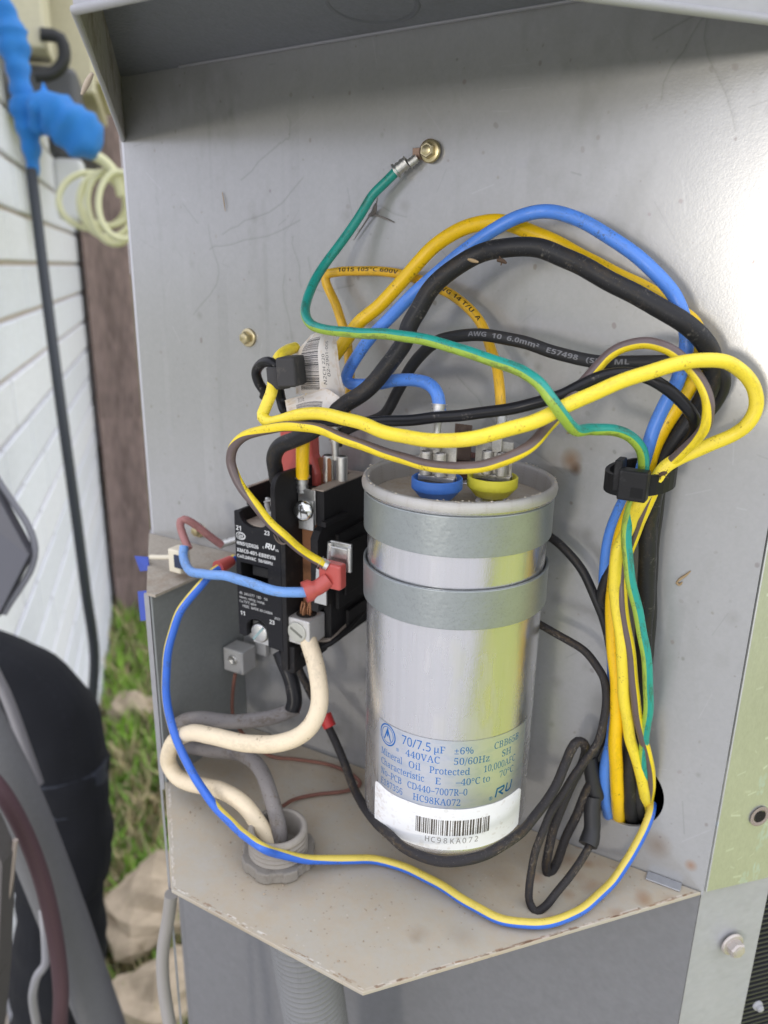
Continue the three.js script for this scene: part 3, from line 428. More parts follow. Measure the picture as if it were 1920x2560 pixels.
    if (k < 2) { part('blade', [box([x - 6.6, y + 6.5, z - 0.5], [x - 0.8, y + 20, z + 0.3], 0.15), box([x + 0.8, y + 6.5, z - 0.5], [x + 6.6, y + (k ? 21 : 20), z + 0.3], 0.15), box([x - 6.6, y + 6.5, z - 1.6], [x + 6.6, y + 9.5, z + 1.4], 0.3)], tin, cap); }
    else part('blade', [box([x - 3.4, y + 7, z - 0.4], [x + 3.4, y + 21, z + 0.4], 0.3), turned([[0.1, 21], [1.5, 20.4], [2.4, 18.5], [0.1, 17]], [x, y, z])], plain([0.1, 0.06, 0.04], { dirt: [0.3, 0.28, 0.25], amount: 0.6, rough: 0.8, size: 0.02 }), cap, 'rusted empty terminal blade');
    // push-on receptacle clipped over a blade, tied to its wire lead: folded ears
    if (k < 2) { const xx = x - (k ? -1.2 : 0.6); part('receptacle', [box([xx - 3.9, y + 9.8, z + 0.5], [xx + 3.9, y + 17.6, z + 1.4], 0.3), turned([[1.7, 9.8], [1.9, 10.2], [1.9, 17.4], [1.5, 17.8]], [xx - 2.6, y, z + 2.4]), turned([[1.7, 9.8], [1.9, 10.2], [1.9, 17.4], [1.5, 17.8]], [xx + 2.6, y, z + 2.4]), box([xx - 1.8, y + 17, z + 0.3], [xx + 1.8, y + 22, z + 1.5], 0.3)], tin, cap); }
  });
}
// galvanised straps clamping the can to the panel
const galv = std({ map: tex(512, (i) => { const v = 0.37 * (1 + 0.5 * (F2[i] > 0.18 ? -0.28 * F2[i] : 0.07) + 0.15 * F1[i]); return [v * 0.93, v, v]; }, 0.05), roughness: 0.42, metalness: 0.75, bumpMap: grainBump, bumpScale: 0.0001 });
function strap(y0, y1, tilt, label) {
  const t = thing('capacitor_strap', label, 'strap', 'galvanised straps around the capacitor');
  const ring = (r0, r1) => { const g = new THREE.LatheGeometry([[r1, y0], [r1 + 0.06, y0 + 0.4], [r1 + 0.06, y1 - 0.4], [r1, y1], [r0, y1], [r0, y0], [r1, y0]].map(([r, y]) => new THREE.Vector2(r / 1000, (y - (y0 + y1) / 2) / 1000)), 96, -2.55, 5.1); metric(g); return g; };
  const g = metric(ring(R + 0.5, R + 1.35)), uv = g.attributes.uv, p = g.attributes.position; for (let i = 0; i < uv.count; i++) uv.setXY(i, Math.atan2(p.getX(i), p.getZ(i)) * 0.032, p.getY(i));
  g.rotateX(tilt[0]); g.rotateZ(tilt[1]); const c = V([CX, (y0 + y1) / 2, CZ]); g.translate(c.x, c.y, c.z); part('band', g, galv, t);
  part('foot', [sheet([[CX - 18, y0, CZ - 27], [CX - 22, y0, 1], [CX - 22, y1, 1], [CX - 18, y1, CZ - 27]], 0.9), box([CX - 34, y0, 0.3], [CX - 21.5, y1, 1.2], 0.2)], galv, t); part('foot', sheet([[CX + 18, y0, CZ - 27], [CX + 20, y0, 1], [CX + 20, y1, 1], [CX + 18, y1, CZ - 27]], 0.9), galv, t);
  settle(t);
}
strap(141.6, 155.2, [0, 0], 'upper galvanised strap just under the capacitor rim');
strap(116.4, 130, [0, 0.012], 'lower galvanised strap around the capacitor below the first strap');

// ---------- contactor ----------
const blackPl = plain([0.012, 0.012, 0.0135], { dirt: [0.12, 0.1, 0.08], amount: 0.25, rough: 0.55, size: 0.05, thr: 0.16, spec: 0.45 });
const dustBlack = plain([0.4, 0.34, 0.28], { dirt: [0.2, 0.16, 0.13], amount: 0.6, rough: 0.95, size: 0.03, thr: -0.05 });
const copper = plain([0.36, 0.17, 0.085], { dirt: [0.14, 0.08, 0.05], amount: 0.6, rough: 0.5, metal: 0.6, size: 0.03 });
const steel = plain([0.62, 0.62, 0.6], { dirt: [0.3, 0.27, 0.22], amount: 0.35, rough: 0.3, metal: 0.9, size: 0.02 });
const con = thing('contactor', 'black single pole contactor with white printed face and copper bar', 'contactor');
{
  const fx0 = -93.3, fx1 = -70.7, fyT = 143.3, Zf = 46;
  const face = canvasTex(512, 1434, (c, W, H) => {
    const s = W / 22.6; c.fillStyle = 'rgb(30,30,33)'; c.fillRect(0, 0, W, H);
    for (let i = 0; i < 500; i++) { c.fillStyle = `rgba(${rnd() < 0.4 ? '110,100,90' : '20,20,22'},${rr(0.03, 0.16)})`; c.beginPath(); c.ellipse(rr(0, W), rr(0, H), rr(1, 14), rr(1, 14), 0, 0, 7); c.fill(); }
    c.fillStyle = c.strokeStyle = 'rgb(214,214,212)';
    const T = (t, x, y, mm, w = 'bold', max) => { c.font = `${w} ${mm * s}px sans-serif`; c.fillText(t, x * s, y * s, max ? max * s : undefined); };
    T('21', 0.7, 15.4, 2.7); T('23', 14.8, 14.9, 2.5); T('HN51JD026', 0.7, 21.6, 2.1, 'bold', 12.2); T('XMC0-401-EBBEVN', 0.7, 24.6, 2.2, 'bold', 20.4); T('Coil:24VAC  50/60Hz', 0.7, 27, 1.9, 'bold', 18.2);
    c.lineWidth = 0.28 * s; c.beginPath(); c.ellipse(3 * s, 17.6 * s, 2.3 * s, 1.5 * s, 0, 0, 7); c.stroke(); c.beginPath(); c.ellipse(3.3 * s, 17.6 * s, 1.7 * s, 1.05 * s, 0, 0, 7); c.stroke(); T('HF', 2.2, 18.3, 1.7);
    c.save(); c.translate(15 * s, 18.2 * s); c.lineWidth = 0.6 * s; c.beginPath(); c.moveTo(0.3 * s, 2.3 * s); c.lineTo(0.9 * s, 0.3 * s); c.lineTo(2.4 * s, 0.3 * s); c.quadraticCurveTo(2.6 * s, 1.3 * s, 1.2 * s, 1.3 * s); c.lineTo(2.3 * s, 2.4 * s); c.moveTo(3.3 * s, 0.2 * s); c.lineTo(2.9 * s, 1.8 * s); c.quadraticCurveTo(3.5 * s, 2.6 * s, 4.3 * s, 1.8 * s); c.lineTo(4.7 * s, 0.2 * s); c.stroke(); c.restore(); T('c', 13.8, 20.8, 1.6); T('US', 20, 20.9, 1.3);
    T('40  240/277  180    50', 1, 43, 1.5, '500', 19); T('Herm. refrig. comp.', 1, 44.9, 1.5, '500', 14); T('Cu 75°C wire', 1, 46.7, 1.5, '500', 10); T('HEBC  MADE IN CHINA', 2.4, 48.6, 1.5, '500', 19.4); T('2021', 18.6, 50.2, 1.4, '500');
    T('11', 1, 52.4, 2.6); T('23', 16, 52.8, 2.5);
  });
  const S = (x, y) => [fx0 + x, fyT - y];
  const outline = [S(0, 7.6), S(2.6, 7.6)]; for (let i = 0; i <= 14; i++) { const a = Math.PI - i / 14 * Math.PI; outline.push(S(9.7 + 7 * Math.cos(a), 8 + 5.3 * Math.sin(a))); } outline.push(S(17.4, 7.6), S(22.6, 7.6), S(22.6, 64), S(15, 63.6), S(15, 57)); for (let i = 0; i <= 14; i++) { const a = i / 14 * Math.PI; outline.push(S(9.6 + 5.4 * Math.cos(a), 57 - 4.2 * Math.sin(a))); } outline.push(S(4.2, 61.5), S(0, 61.5));
  const sh = new THREE.Shape(outline.reverse().map(([x, y]) => new THREE.Vector2(x / 1000, y / 1000 + GY))), win = new THREE.Path();
  [S(2.4, 28.9), S(16, 28.9), S(16, 37.4), S(2.4, 37.4)].forEach(([x, y], i) => i ? win.lineTo(x / 1000, y / 1000 + GY) : win.moveTo(x / 1000, y / 1000 + GY)); sh.holes.push(win);
  const g = new THREE.ExtrudeGeometry(sh, { depth: 0.0016, bevelEnabled: true, bevelSize: 0.0002, bevelThickness: 0.0003, bevelOffset: -0.0002, bevelSegments: 2, curveSegments: 16 }); g.translate(0, 0, Zf / 1000 - 0.0019);
  const uv = g.attributes.uv, p = g.attributes.position; for (let i = 0; i < uv.count; i++) uv.setXY(i, (p.getX(i) * 1000 - fx0) / 22.6, 1 - (fyT - (p.getY(i) - GY) * 1000) / 63.3);
  face.wrapS = face.wrapT = THREE.ClampToEdgeWrapping; part('face_plate', g, std({ map: face, roughness: 0.55, specularIntensity: 0.4 }), con, 'face plate with white lettering and a square window');
  part('window_well', [box([fx0 + 2, fyT - 38, 36], [fx0 + 16.4, fyT - 28.5, 37]), box([fx0 + 5, fyT - 35.4, 37], [fx0 + 13, fyT - 31, 42], 0.4)], std({ color: rgb(0.012, 0.012, 0.013), roughness: 0.6 }), con);
  part('pole_housing', [box([fx0, 80, 6], [fx0 + 1.6, fyT - 7.6, 43.9], 0.3), box([fx0 + 1.7, 82, 6], [fx1 - 0.2, 128, 34], 0.3), box([fx0 + 1.7, 128, 6], [fx1 - 0.2, 133, 20], 0.3), box([fx0, 136, 12], [fx0 + 1.6, 143.5, 38], 0.2), box([fx0 + 1.7, 128, 22], [fx1 - 0.2, 130, 43.9], 0.3)], blackPl, con);
  part('dusty_edge', [box([fx0 + 0.1, 143.52, 12], [fx0 + 1.5, 143.9, 38]), box([fx0 + 1.7, 133.02, 7], [fx1 - 0.3, 133.5, 19.8]), box([fx0 + 1.9, 130.02, 30], [fx1 - 0.4, 130.6, 43.6])], dustBlack, con, 'dusty top edges');
  // terminal in the upper notch and slotted screw in the lower notch
  part('terminal_clip', [box([-83, 131, 38], [-76, 141, 39], 0.2), turned([[3.2, 0], [3.2, 1.2], [2.4, 2], [0.1, 2.2]], [-78.6, 136, 39], [0, 0, 1])], steel, con);
  const sc = [-84.2,83.6,43.5];
  const screw = part('slotted_screw', [turned([[4.3, -1.4], [4.3, 0.4], [3.6, 1.2], [0.1, 1.4]], sc, [0, 0, 1]), box([sc[0] - 5, sc[1] - 6.2, sc[2] - 2.6], [sc[0] + 6, sc[1] + 4, sc[2] - 1.5], 0.3)], steel, con);
  part('slot', box([sc[0] - 0.5, sc[1] - 4, sc[2] + 1.0], [sc[0] + 0.5, sc[1] + 4, sc[2] + 1.48], 0.05), std({ color: rgb(0.3, 0.42, 0.42), roughness: 0.4, metalness: 0.5 }), screw).geometry.translate(-sc[0] / 1000, -sc[1] / 1000 - GY, 0).rotateZ(-0.7).translate(sc[0] / 1000, sc[1] / 1000 + GY, 0);
  // tall divider between the poles
  { const prof = [[30, 84], [45.6, 84], [45.6, 134], [51, 138]]; const s2 = new THREE.Shape(); s2.moveTo(0.02, 0.072); s2.lineTo(0.046, 0.072); s2.lineTo(0.046, 0.132); s2.lineTo(0.0515, 0.137); s2.lineTo(0.0515, 0.149); s2.absarc(0.046, 0.149, 0.0055, 0, Math.PI / 2, false); s2.lineTo(0.02, 0.1535); s2.closePath();
    const dg = new THREE.ExtrudeGeometry(s2, { depth: 0.0016, bevelEnabled: true, bevelSize: 0.0003, bevelThickness: 0.0003, bevelSegments: 2 }); dg.rotateY(-Math.PI / 2); dg.translate(-0.0686, GY, 0); part('divider', metric(dg), blackPl, con); }
  part('foot', box([-73, 70, 20], [-66, 82, 45], 0.8), blackPl, con); part('foot', box([-94, 76, 4], [-70, 82, 30], 0.4), blackPl, con);
  // open pole: floor, copper bar, screw, crimped lug
  part('pole_floor', [box([-70, 84, 6], [-62.2, 141, 31], 0.3), box([-70, 84, 31], [-62.4, 94.5, 34], 0.2)], blackPl, con);
  part('copper_bar', box([-68.3, 96, 33.4], [-59.8, 134, 34.8], 0.2), copper, con, 'copper bus bar');
  const s3 = [-63,139.5,41.5];
  const pan = part('terminal_screw', [turned([[0.1, 1.7], [2.6, 1.5], [3.9, 0.7], [4.1, -0.4], [3.8, -1.2], [2, -2]], s3, [0.15, 0.1, 1])], std({ color: rgb(0.72, 0.73, 0.7), roughness: 0.16, metalness: 1 }), con, 'bright combination head screw');
  part('cross_slot', [box([s3[0] - 2.6, s3[1] - 0.45, s3[2] + 1], [s3[0] + 2.6, s3[1] + 0.45, s3[2] + 1.72], 0.05), box([s3[0] - 0.45, s3[1] - 2.6, s3[2] + 1], [s3[0] + 0.45, s3[1] + 2.6, s3[2] + 1.74], 0.05)], std({ color: rgb(0.12, 0.12, 0.11), roughness: 0.4, metalness: 0.7 }), pan);
  part('lug_plate', [box([-68, 133, 36.4], [-60, 147, 37.6], 0.3), box([-67, 131, 37.7], [-60, 143, 39], 0.3)], steel, con);
  // right-hand block with stepped side
  const side = (pts, x0, x1) => { const s4 = new THREE.Shape(pts.map(([z, y]) => new THREE.Vector2(z / 1000, y / 1000))); const e = new THREE.ExtrudeGeometry(s4, { depth: (x1 - x0) / 1000 - 0.0006, bevelEnabled: true, bevelSize: 0.0003, bevelThickness: 0.0003, bevelOffset: -0.0003, bevelSegments: 2 }); e.rotateY(-Math.PI / 2); e.translate((x1 - 0.3) / 1000, GY, 0); return metric(e); };
  part('side_block', [side([[4, 80], [33, 80], [33, 99], [42, 99], [42, 129], [40, 132], [37.5, 133], [37.5, 147], [4, 147]], -59.5, -56), side([[6, 96], [30, 96], [30, 128], [6, 128]], -55.9, -54.2), side([[10, 101], [26, 101], [26, 123], [10, 123]], -54.1, -53.2), side([[24, 134], [40, 134], [40, 136], [24, 136]], -55.9, -53.6), side([[4, 84], [22, 84], [22, 92], [4, 92]], -55.9, -54.4)], blackPl, con);
  part('rim_bar', box([-68, 143, 4], [-62.2, 146.9, 8], 0.2), blackPl, con); part('rim_bar', box([-68, 141.5, 31], [-59.8, 146.9, 34.4], 0.3), blackPl, con);
  part('dusty_rim', [box([-61.8, 147.05, 4.4], [-56.3, 147.5, 37.3], 0.1), box([-67.8, 146.95, 4.2], [-61.9, 147.4, 7.9], 0.1)], dustBlack, con, 'tan dust lying on the rim');
  const t1 = [-64.5,150.3,24];
  part('copper_tab', [plate([[t1[0] - 3, 141], [t1[0] + 3, 141], [t1[0] + 3, t1[1] + 5.4], [t1[0] + 2.2, t1[1] + 6.4], [t1[0] - 2.2, t1[1] + 6.4], [t1[0] - 3, t1[1] + 5.4]], 23.5, 24.3, [[t1[0] - 0.4, t1[1] + 0.8, 0.9, 1.3]], 0.15)], copper, con, 'copper quick-connect tab');
  part('base_plate', [sheet([[-55.5,87.7,2.3], [-55.5,82.6,34.2], [-70, 79, 34], [-70, 80, 3]], 1.2)], dustBlack, con, 'dusty mounting base');
  part('base_edge', sweep([[-55.5,87,2.3], [-55.5,82.1,34.3], [-66, 77, 40]], 1.1, { step: 5 }), blackPl, con);
  // quick-connect tab on the side for the pink insulated terminal
  part('side_tab', [plate([[-57, 103.4], [-51.4, 103.4], [-51.4, 117], [-56, 118]], 42.4, 43.4, [], 0.2)], steel, con);
}
settle(con);
// clear the lug: box lug with screw and copper strands
{
  const t = thing('box_lug', 'silver box lug with a large slotted screw under the contactor', 'wire lug');
  const a = [-70.2,95.1,45], b = [-58.5,85.8,45];
  const lug = new THREE.Shape([[a[0], 83.6], [b[0], 83.6], [b[0], 95.4], [a[0], 95.4]].map(([x, y]) => new THREE.Vector2(x / 1000, y / 1000)));
  part('lug_body', [box([a[0], 84, 33.4], [b[0], 95.2, 45], 0.8)], plain([0.62, 0.61, 0.59], { dirt: [0.4, 0.33, 0.26], amount: 0.4, rough: 0.5, metal: 0.5, size: 0.02 }), t);
  part('throat', [turned([[3.7, 0.02], [4.2, 0.25], [0.1, 0.14]], [(a[0] + b[0]) / 2 + 0.6, 95.2, 39])], std({ color: rgb(0.02, 0.014, 0.01), roughness: 1 }), t);
  const strands = []; for (let i = 0; i < 12; i++) { const x = (a[0] + b[0]) / 2 + 0.6 + rr(-2, 2), z = 39 + rr(-2, 2); strands.push(sweep([[x, 93, z], [x + rr(-0.3, 0.3), 97.4, z], [x + rr(-0.6, 0.6), 99 + rr(0, 2.4), z - 0.8]], 0.5, { rad: 6, step: 2 })); }
  part('copper_strands', strands, copper, t);
  const s = [-64.2,89.7,45.3], sm = plain([0.58, 0.58, 0.52], { dirt: [0.3, 0.27, 0.2], amount: 0.5, rough: 0.4, metal: 0.7, size: 0.015 });
  const sw = part('slotted_screw', turned([[4.3, -0.4], [4.3, 0.3], [4.0, 0.5], [0.1, 0.45]], s, [0, 0, 1]), sm, t);
  part('slot', box([-3.2, -0.55, -0.1], [3.2, 0.55, 0.12], 0.1), std({ color: rgb(0.2, 0.2, 0.17), roughness: 0.5, metalness: 0.5 }), sw).geometry.translate(0, -GY, 0).rotateZ(-0.5).translate(s[0] / 1000, s[1] / 1000 + GY, s[2] / 1000 + 0.0005);
  settle(t);
}
// grounding lug on the compartment wall
{
  const t = thing('ground_lug', 'dull grey ground lug hanging low on the dark compartment wall', 'wire lug');
  const a = [-129.6,52.4,16], b = [-117.6,40.2,16], m = plain([0.5, 0.5, 0.49], { dirt: [0.25, 0.22, 0.18], amount: 0.4, rough: 0.6, metal: 0.4, size: 0.03 });
  part('lug_body', [box([a[0], b[1], 6], [b[0], a[1], 16], 0.7), box([b[0] - 2, b[1] + 6, 1], [b[0] + 4.5, a[1] + 7, 4], 0.5), box([b[0] - 6, a[1] + 1, 1], [b[0] + 2, a[1] + 9, 3], 0.5)], m, t);
  const s = [-123.5,47.3,16.2]; part('set_screw', [turned([[2.6, -0.6], [2.6, 0.4], [1.9, 0.8], [1.3, 0.1], [0.1, 0]], s, [0, 0, 1], 24)], steel, t);
  settle(t);
}

// ---------- wires ----------
const col = (c) => `rgb(${c.map(v => Math.round(toS(v))).join(',')})`;
function wireMat(base, { stripe = null, w = 0.3, dirt = 0.3, rough = 0.38, text = null, ink = 'rgb(30,22,10)', flip = false, px = 34, kx = 0.35, specks = 1 } = {}) {
  const W = text ? 256 : 128, H = text ? 2048 : 512;
  const t = canvasTex(W, H, (c) => {
    c.fillStyle = col(base); c.fillRect(0, 0, W, H);
    if (stripe) { c.fillStyle = col(stripe); c.fillRect(W * (0.5 - w / 2), 0, W * w, H); }
    const f = c.getImageData(0, 0, W, H), px0 = f.data; for (let y = 0; y < H; y++) for (let x = 0; x < W; x++) { const q = ((y * (text ? 1 : 1)) % 512) * 512 + (x * 3 % 512), k = (y * W + x) * 4, g = clamp((F3[q] - 0.08) * 2.2) * dirt * 0.5 * specks, l = 1 + 0.06 * F1[q]; px0[k] = px0[k] * l * (1 - g) + 74 * g; px0[k + 1] = px0[k + 1] * l * (1 - g) + 62 * g; px0[k + 2] = px0[k + 2] * l * (1 - g) + 46 * g; } c.putImageData(f, 0, 0);
    for (let i = 0; i < (text ? 900 : 260) * specks; i++) { c.fillStyle = rnd() < (base[0] + base[1] + base[2] < 0.1 ? 0.15 : 0.7) ? `rgba(40,30,18,${rr(0.1, 0.5) * dirt * 2})` : `rgba(215,205,185,${rr(0.05, 0.25) * dirt * 2})`; c.beginPath(); c.arc(rr(0, W), rr(0, H), rr(0.4, 1.3), 0, 7); c.fill(); }
    if (!text && dirt >= 0.2) for (let k = 0; k < 9 * specks; k++) { const x = rr(0, W), y = rr(20, H - 20), n = rr(6, 26), dk = base[0] + base[1] + base[2] > 0.1; for (let i = 0; i < n; i++) { c.fillStyle = dk ? `rgba(70,50,25,${rr(0.06, 0.3)})` : `rgba(190,178,160,${rr(0.05, 0.22)})`; c.beginPath(); c.ellipse(x + rr(-14, 14), y + rr(-16, 16), rr(0.6, 3.2), rr(0.8, 5), rr(0, 3), 0, 7); c.fill(); } }
    if (text) for (const [str, at] of text) { c.save(); c.translate(W / 2, H * (1 - at)); c.rotate(flip ? Math.PI / 2 : -Math.PI / 2); c.scale(kx, 1); c.fillStyle = ink; c.font = `bold ${px}px sans-serif`; c.textAlign = 'center'; c.textBaseline = 'middle'; c.fillText(str, 0, 0); c.restore(); }
  });
  return std({ map: t, roughness: rough, ...(base[0] < 0.05 && base[2] < 0.05 ? { specularIntensity: 0.5 } : {}) });
}
const M = {
  yellow: wireMat([0.9, 0.7, 0.05], { dirt: 0.3 }), gold: wireMat([0.9, 0.56, 0.006], { dirt: 0.22 }),
  thinYellow: wireMat([0.74, 0.43, 0.02], { dirt: 0.6, text: [['1015 105°C 600V', 0.535], ['AWG 14 T/U  A', 0.3]], flip: true, px: 50, kx: 0.8 }),
  blue: wireMat([0.09, 0.26, 0.76], { dirt: 0.35 }), black: wireMat([0.021, 0.021, 0.023], { dirt: 0.6, rough: 0.45, specks: 2 }), blackGloss: wireMat([0.014, 0.014, 0.016], { dirt: 0.2, rough: 0.3 }),
  print: wireMat([0.028, 0.028, 0.03], { dirt: 0.4, rough: 0.5, text: [['AWG  10  6.0mm²   E57498   (SP)   ML', 0.3]], ink: 'rgba(165,165,168,0.6)', px: 44, kx: 0.42, specks: 1.6 }),
  green: wireMat([0.015, 0.3, 0.245], { stripe: [0.33, 0.48, 0.06], w: 0.26, dirt: 0.7, specks: 1.4 }), brown: wireMat([0.125, 0.09, 0.088], { stripe: [0.84, 0.64, 0.02], w: 0.3, dirt: 0.4 }),
  ltBlue: wireMat([0.16, 0.33, 0.68], { dirt: 0.5 }), blueYellow: wireMat([0.035, 0.14, 0.6], { stripe: [0.7, 0.55, 0.1], w: 0.36, dirt: 0.3 }),
  cream: wireMat([0.78, 0.66, 0.46], { dirt: 0.22, rough: 0.5 }), grey: wireMat([0.2, 0.185, 0.175], { dirt: 1, rough: 0.8 }), tstat: wireMat([0.2, 0.085, 0.06], { dirt: 0.6, rough: 0.7 }),
  pink: wireMat([0.36, 0.16, 0.15], { dirt: 0.6, rough: 0.6 }), dusty: wireMat([0.028, 0.026, 0.027], { dirt: 1, rough: 0.65, specks: 2 }), sleeve: std({ color: rgb(0.018, 0.018, 0.02), roughness: 0.55 }),
};
const red = new THREE.MeshPhysicalMaterial({ color: rgb(0.62, 0.12, 0.1), roughness: 0.3, transmission: 0.25, thickness: 0, side: THREE.DoubleSide });
const TOP = [0.15, 0.8, 0.5], LOW = [0.25, -0.55, 0.8], LEFT = [-0.55, 0.1, 0.85], RIGHT = [0.9, 0.1, 0.4], OUT = [0.3, 0.35, 0.9];
function wire(name, label, pts, r, mat, o = {}) {
  const g = sweep(pts, r, { ...o, unitV: o.unitV });
  if (!o.extra) { const m = solo(name, g, mat, label, o.category ?? 'wire', o.group); settle(m); return m; }
  const t = thing(name, label, o.category ?? 'wire', o.group); part('insulation', g, mat, t); o.extra(t); settle(t); return t;
}
const crimp = (t, p, q, r) => part('crimp', sweep([p, [(p[0] + q[0]) / 2, (p[1] + q[1]) / 2, (p[2] + q[2]) / 2], q], r, { step: 0.5, rad: 16, prof: (s) => r * (0.8 + 0.2 * Math.abs(Math.cos(s * 9)) + (s < 0.1 ? 0.25 : 0)) }), steel, t);

// yellow wires
wire('yellow_wire', 'bright yellow wire looping across the front of the capacitor terminals', [[-69.2,200,36],[-68.6,199.4,42],[-67.6,197.7,48],[-67.6,195.2,50],[-67.1,190.8,52],[-65.3,186.4,56],[-65.6,181.7,59],[-65.5,178.8,61],[-62.2,177.4,62],[-56.3,178.8,63],[-48.8,181.3,64.4],[-43.2,182.6,65.5],[-35.1,183.2,67.1],[-27.2,183.1,68.8],[-19.5,182.7,70.5],[-12.1,181.7,72.2],[-5.1,181.3,73.8],[3.9,181.5,76],[12.2,182,76.6],[18.2,183.3,77],[24.9,185.3,72.6],[32.5,188.2,67.5],[40.2,192.5,62],[48.5,197.1,54.6],[57,201,47.4],[63.6,203.6,42],[70.2,205.2,36],[75.8,204.9,31],[79.6,202.9,27],[82.9,199.8,24],[84.9,195.8,22],[85.6,190.6,21],[84.1,185.8,21],[80.5,181.9,21],[74.6,178.6,23],[68.8,175.4,26],[64.1,171.7,29],[62.2,168.2,31],[59.5,163.5,31],[57.8,159.2,30],[55.3,151.9,25],[53.1,144.7,23],[51.8,139.5,23],[51.7,127.3,22],[52.8,121.2,22],[54.8,112,22],[56.6,104.2,22],[57.7,95.5,21],[58.4,88,20],[59.8,79.1,18],[61.6,67.6,15],[64.2,58.1,12],[66.5,49.1,9],[67.8,41.2,6],[68.2,32.3,0],[68.2,23,-8]], 2.1, M.yellow);
wire('yellow_wire', 'thick golden yellow wire arching from the contactor screw over to the bundle', [[-66.2,150.9,37],[-66.1,153.9,37],[-65.7,164.1,37],[-65.4,172,36],[-65,180.7,33],[-62.3,190.1,28],[-57.5,199.1,24],[-51.4,209.1,20],[-44.4,215.5,18],[-37.7,222.4,16],[-30.6,229.8,15],[-23.8,236.4,14],[-16.5,240.8,14],[-9.5,243.3,14],[-2.6,244.1,14],[3.1,243.1,14],[8.5,241.3,14],[18.6,237.2,14],[28.6,232.5,14],[38.2,228.2,14],[47.3,224.2,13],[53.5,221,13],[60.3,216.4,13],[64.2,213.4,13],[66.6,208.9,13],[67.8,203,14],[67.3,198.3,16],[65.8,194.1,18],[63.4,188.5,20],[60.8,182.4,21],[58.4,174.9,22],[57,166.5,23],[54.8,156.5,22],[52.1,147.2,20],[50.8,136.3,18],[50.4,124,17],[50.9,114.4,17],[53.1,101,17],[54.7,92.7,17],[55.6,85.1,16],[56.2,75.1,15],[56.6,65.3,14],[57.2,55.6,12],[57.8,45.8,9],[58.6,32.7,5],[58.9,22.9,0],[58.8,11.3,-8]], 2.55, M.gold, { extra: t => { crimp(t, [-66.6,151.6,36.4], [-66.8,145.4,36], 2.5); part('copper_ends', sweep([[-66.4,152.7,36.6], [-66.7,150.6,36.2]], 1.9, { step: 1 }), copper, t); part('copper_ends', sweep([[-66.8,145.7,36], [-66.8,144.1,36]], 1.7, { step: 1 }), copper, t); } });
wire('yellow_wire', 'thin dirty yellow wire with black print bent sharply behind the others', [[11.5,182.6,33],[10.2,185.1,31],[8.5,190.3,28],[5.8,196,24],[0.9,201.6,18],[-5.1,208.9,13],[-10.7,214.6,11],[-17.2,218.9,10],[-23.5,222,10],[-32.7,224.8,9],[-41.6,226.7,9],[-51.5,227.2,9],[-61.7,227.2,9],[-69,226.6,9],[-72.7,225.8,9],[-73.3,223.7,9],[-71.8,220,9],[-68,214.4,10],[-64.8,208.1,11],[-62,201.6,12],[-59.6,195.8,14],[-57.8,190,16],[-56.7,183.3,18],[-56.6,178.2,20],[-56.4,170.7,22]], 1.8, M.thinYellow, { unitV: true, face: [[0, OUT]], extra: t => crimp(t, [11.4,183.1,33], [12.1,178.5,34], 1.9) });
// blue wire
wire('blue_wire', 'thick bright blue wire arching highest over the capacitor to its blue terminal', [[-6.1,183.7,44],[-6.2,185.8,44],[-7.6,189.4,43],[-11.1,191.7,41],[-17.7,192.4,38],[-26.7,191.4,35],[-36,189.3,32],[-45.8,187.7,29],[-50.4,187.8,28],[-51.8,189.4,28],[-50.7,192.5,28],[-47.3,197.3,28],[-41.9,204.5,28],[-35.3,211.4,27],[-27.9,218.4,27],[-21.2,224.2,26],[-14.1,229.4,26],[-7.8,234.6,25],[1.5,240.8,24],[7.5,244.3,23],[12.5,245.7,23],[17.2,246.3,22],[22.3,245.8,22],[28.5,243.7,22],[36,239.7,22],[43.5,235.2,22],[50.7,230.3,22],[55.6,226,21],[59.2,221.7,20],[62,216.7,20],[63.5,211,19],[63.8,206.5,19],[63.5,200.7,20],[62.7,195.5,21],[60.7,190.2,22],[58.8,183.5,23],[57.5,176.1,24],[56.1,168.5,24],[53.6,161,22],[50.8,155.6,19],[49,150.3,17],[47.4,143.3,15],[46.3,135.3,14],[46.1,128.5,13],[46.4,121.3,12],[47.7,115,11],[49.6,107.6,11],[51.7,95.4,11],[53.8,79.5,11],[54.8,62.3,10],[53.7,50.4,9],[53.4,41.2,7],[53.8,31.6,4],[54.8,21.4,0],[54.8,10.4,-8]], 2.2, M.blue, { extra: t => { crimp(t, [-6,186.5,44.5], [-5.9,183.4,45], 2.3); part('crimp_tail', [sweep([[-5.9,183.9,45], [-5.7,174.8,46]], 1.2, { step: 2 })], steel, t); } });
